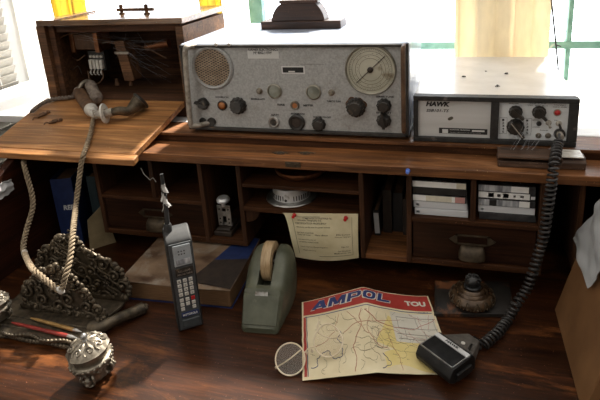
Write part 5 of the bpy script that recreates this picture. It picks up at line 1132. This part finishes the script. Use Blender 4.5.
# letters between the two racks are absent; pens lie in the tray
def pen(x0_, y0_, x1_, y1_, h, m, label, tipm):
    a_, b_ = pZ(x0_, y0_, DZ+h), pZ(x1_, y1_, DZ+h); d_ = (b_-a_); L_ = d_.length; m_ = tr(a_) @ d_.to_track_quat('Z', 'Y').to_matrix().to_4x4()
    t = thing('dip_pen', label, 'pen', a_, 0, 'dip pens in the bronze pen tray')
    mb = MB(); mb.lathe([(.0016, 0), (.0030, L_*.12), (.0036, L_*.5), (.0040, L_*.86), (.0030, L_*.88)], m_, 14); mb.build('shaft', m, t)
    mb = MB(); mb.lathe([(.0032, L_*.87), (.0034, L_*.94), (.0022, L_*.97), (.0004, L_*1.04)], m_, 12); mb.build('nib', tipm, t)
pen(12, 322.5, 76, 338, .0215, 'penred', 'red lacquered pen lying nearest the front of the bronze tray', 'steel')
pen(31, 318, 80, 331.5, .0215, 'pengold', 'gold and red pen lying behind the red pen in the bronze tray', 'steel')
# the pots
def pot(name, label, cxy, z0_, s, tilt, group=None):
    m_ = tr(cxy[0], cxy[1], z0_) @ tilt; t = thing(name, label, 'inkpot', mat4=m_, group=group)
    S_ = lambda pr: [(r*s, z*s) for r, z in pr]
    lob = lambda r, z, a: (r*(1+.10*math.cos(3*(a-4.9))*(1-min(1, z/(.036*s)))+.02*math.cos(12*a)), z)
    mb = MB(); mb.lathe(S_([(.013, 0), (.0175, .003), (.0185, .009), (.0205, .016), (.0250, .024), (.0305, .031), (.0325, .037), (.0310, .0395), (.0265, .041)]), None, 48, lob); bo = mb.build('body', 'brass', t, local=True, smooth=60)
    mb = MB()
    for k in range(3):                                      # mask-like feet
        a = 4.9+k*math.tau/3; c_ = lambda r, z, da=0: Vector((r*math.cos(a+da), r*math.sin(a+da), z))*s
        mb.ball(c_(.0235, .012), (.0065*s, .0065*s, .0085*s), nu=10, nv=7); mb.ball(c_(.0285, .010), .0032*s, nu=8, nv=6); mb.ball(c_(.019, .003), (.007*s, .007*s, .0032*s), nu=10, nv=6)
        for da in (-.16, .16): mb.ball(c_(.0280, .0165, da), .0024*s, nu=8, nv=6); mb.tube(catmull([c_(.0235, .022, da*2.2), c_(.0275, .017, da*2.4), c_(.0255, .009, da*2.2), c_(.021, .004, da*1.8)], 4), .0022*s, 6)
    for k in range(24): a = k*math.tau/24; mb.ball(Vector((.0322*math.cos(a), .0322*math.sin(a), .0365))*s, .0026*s, nu=7, nv=5)
    for k in range(9):
        a = k*math.tau/9; P = [Vector((rr*math.cos(a+da), rr*math.sin(a+da), zz))*s for rr, da, zz in ((.0315, -.2, .033), (.0285, -.05, .027), (.0275, .12, .025), (.030, .2, .029), (.0305, .05, .031))]; mb.tube(catmull(P, 4), .0016*s, 6)
    mb.build('relief', 'brass', bo, local=True)
    mb = MB(); mb.lathe(S_([(.0265, .040), (.0262, .0435), (.0275, .047), (.0275, .052), (.026, .053)]), None, 44); mb.build('collar', 'brass', t, local=True)
    wav = lambda r, z, a: (r*(1+.025*math.cos(10*a)*(1 if z < .059*s else 0)), z+.0006*s*math.cos(10*a))
    mb = MB(); mb.lathe(S_([(.027, .0528), (.0318, .0535), (.0322, .0555), (.0295, .0580), (.0265, .0615), (.0190, .0675), (.010, .0705), (.002, .071)]), None, 60, wav); ld = mb.build('lid', 'brass', t, local=True)
    mb = MB()
    for k in range(8):
        a = k*math.tau/8; P = [Vector((rr*math.cos(a+da), rr*math.sin(a+da), zz))*s for rr, da, zz in ((.028, -.2, .0608), (.024, -.28, .0645), (.019, -.1, .0682), (.019, .2, .0682), (.0235, .28, .0648), (.0255, .08, .063), (.022, .0, .0660))]; mb.tube(catmull(P, 4), .0016*s, 6); mb.ball(Vector((.0225*math.cos(a), .0225*math.sin(a), .0655))*s, .0022*s, nu=7, nv=5)
    mb.build('lid_relief', 'brass', ld, local=True)
    mb = MB(); mb.lathe(S_([(.0045, .070), (.003, .073), (.0055, .076), (.0056, .079), (.0035, .082), (.0008, .083)]), None, 18); mb.build('lid_knob', 'steel', ld, local=True)
    return t
pb_ = pZ(98, 377, DZ)
pot('ornate_inkpot', 'ornate brass inkpot with a domed lid standing in front of the bronze inkstand', (pb_.x, pb_.y), DZ+.0028, 1.08, rotm(R(-5), 'Y') @ rotm(R(3), 'X'))
pl0 = (-.545, -.292)
pot('ornate_inkpot', 'ornate brass inkpot cut off by the left edge, sitting on the inkstand tray', pl0, DZ+.0200, .80, Matrix.Identity(4))
# ================================================================ light: bright sky outside the windows, a dim room in front
W = bpy.data.worlds.new('sky'); SC.world = W; W.use_nodes = True; nt = W.node_tree; bg = nt.nodes['Background']
tc = nt.nodes.new('ShaderNodeTexCoord'); sx = nt.nodes.new('ShaderNodeSeparateXYZ'); nt.links.new(tc.outputs['Generated'], sx.inputs[0])
def mr(src, a, b, c, d):
    m = nt.nodes.new('ShaderNodeMapRange'); m.interpolation_type = 'SMOOTHSTEP'
    for k, v in zip((1, 2, 3, 4), (a, b, c, d)): m.inputs[k].default_value = v
    nt.links.new(src, m.inputs[0]); return m.outputs[0]
bk = mr(sx.outputs['Y'], .0, .4, 0, 1); nx = mr(sx.outputs['X'], -.75, -.35, 1, 0)
mx_ = nt.nodes.new('ShaderNodeMath'); mx_.operation = 'MAXIMUM'; nt.links.new(bk, mx_.inputs[0]); nt.links.new(nx, mx_.inputs[1]); back = mx_.outputs[0]
up = mr(sx.outputs['Z'], .1, .85, SKY_LOW, SKY_HIGH)
c1 = nt.nodes.new('ShaderNodeMix'); c1.data_type = 'RGBA'
ins = [i for i in c1.inputs if i.enabled]; nt.links.new(back, ins[0]); ins[1].default_value = (1, .93, .84, 1); ins[2].default_value = (.92, .96, 1.0, 1)
st1 = nt.nodes.new('ShaderNodeMix'); st1.data_type = 'FLOAT'
ins = [i for i in st1.inputs if i.enabled]; nt.links.new(back, ins[0]); nt.links.new(up, ins[1]); ins[2].default_value = SKY_BACK
nt.links.new([o for o in c1.outputs if o.enabled][0], bg.inputs['Color']); nt.links.new([o for o in st1.outputs if o.enabled][0], bg.inputs['Strength'])
sd = bpy.data.lights.new('sun', 'SUN'); sd.energy = SUN; sd.angle = R(3); sd.color = (1, .93, .82)
so = bpy.data.objects.new('sun', sd); COL.objects.link(so)
e, az = R(SUN_EL), R(SUN_AZ)
so.rotation_euler = Vector((math.sin(az)*math.cos(e), math.cos(az)*math.cos(e), math.sin(e))).to_track_quat('Z', 'Y').to_euler()
vs = SC.view_settings; vs.view_transform = 'Standard'; vs.look = 'None'; vs.exposure = EXPO; vs.gamma = 1; vs.use_curve_mapping = False
SC.display_settings.display_device = 'sRGB'
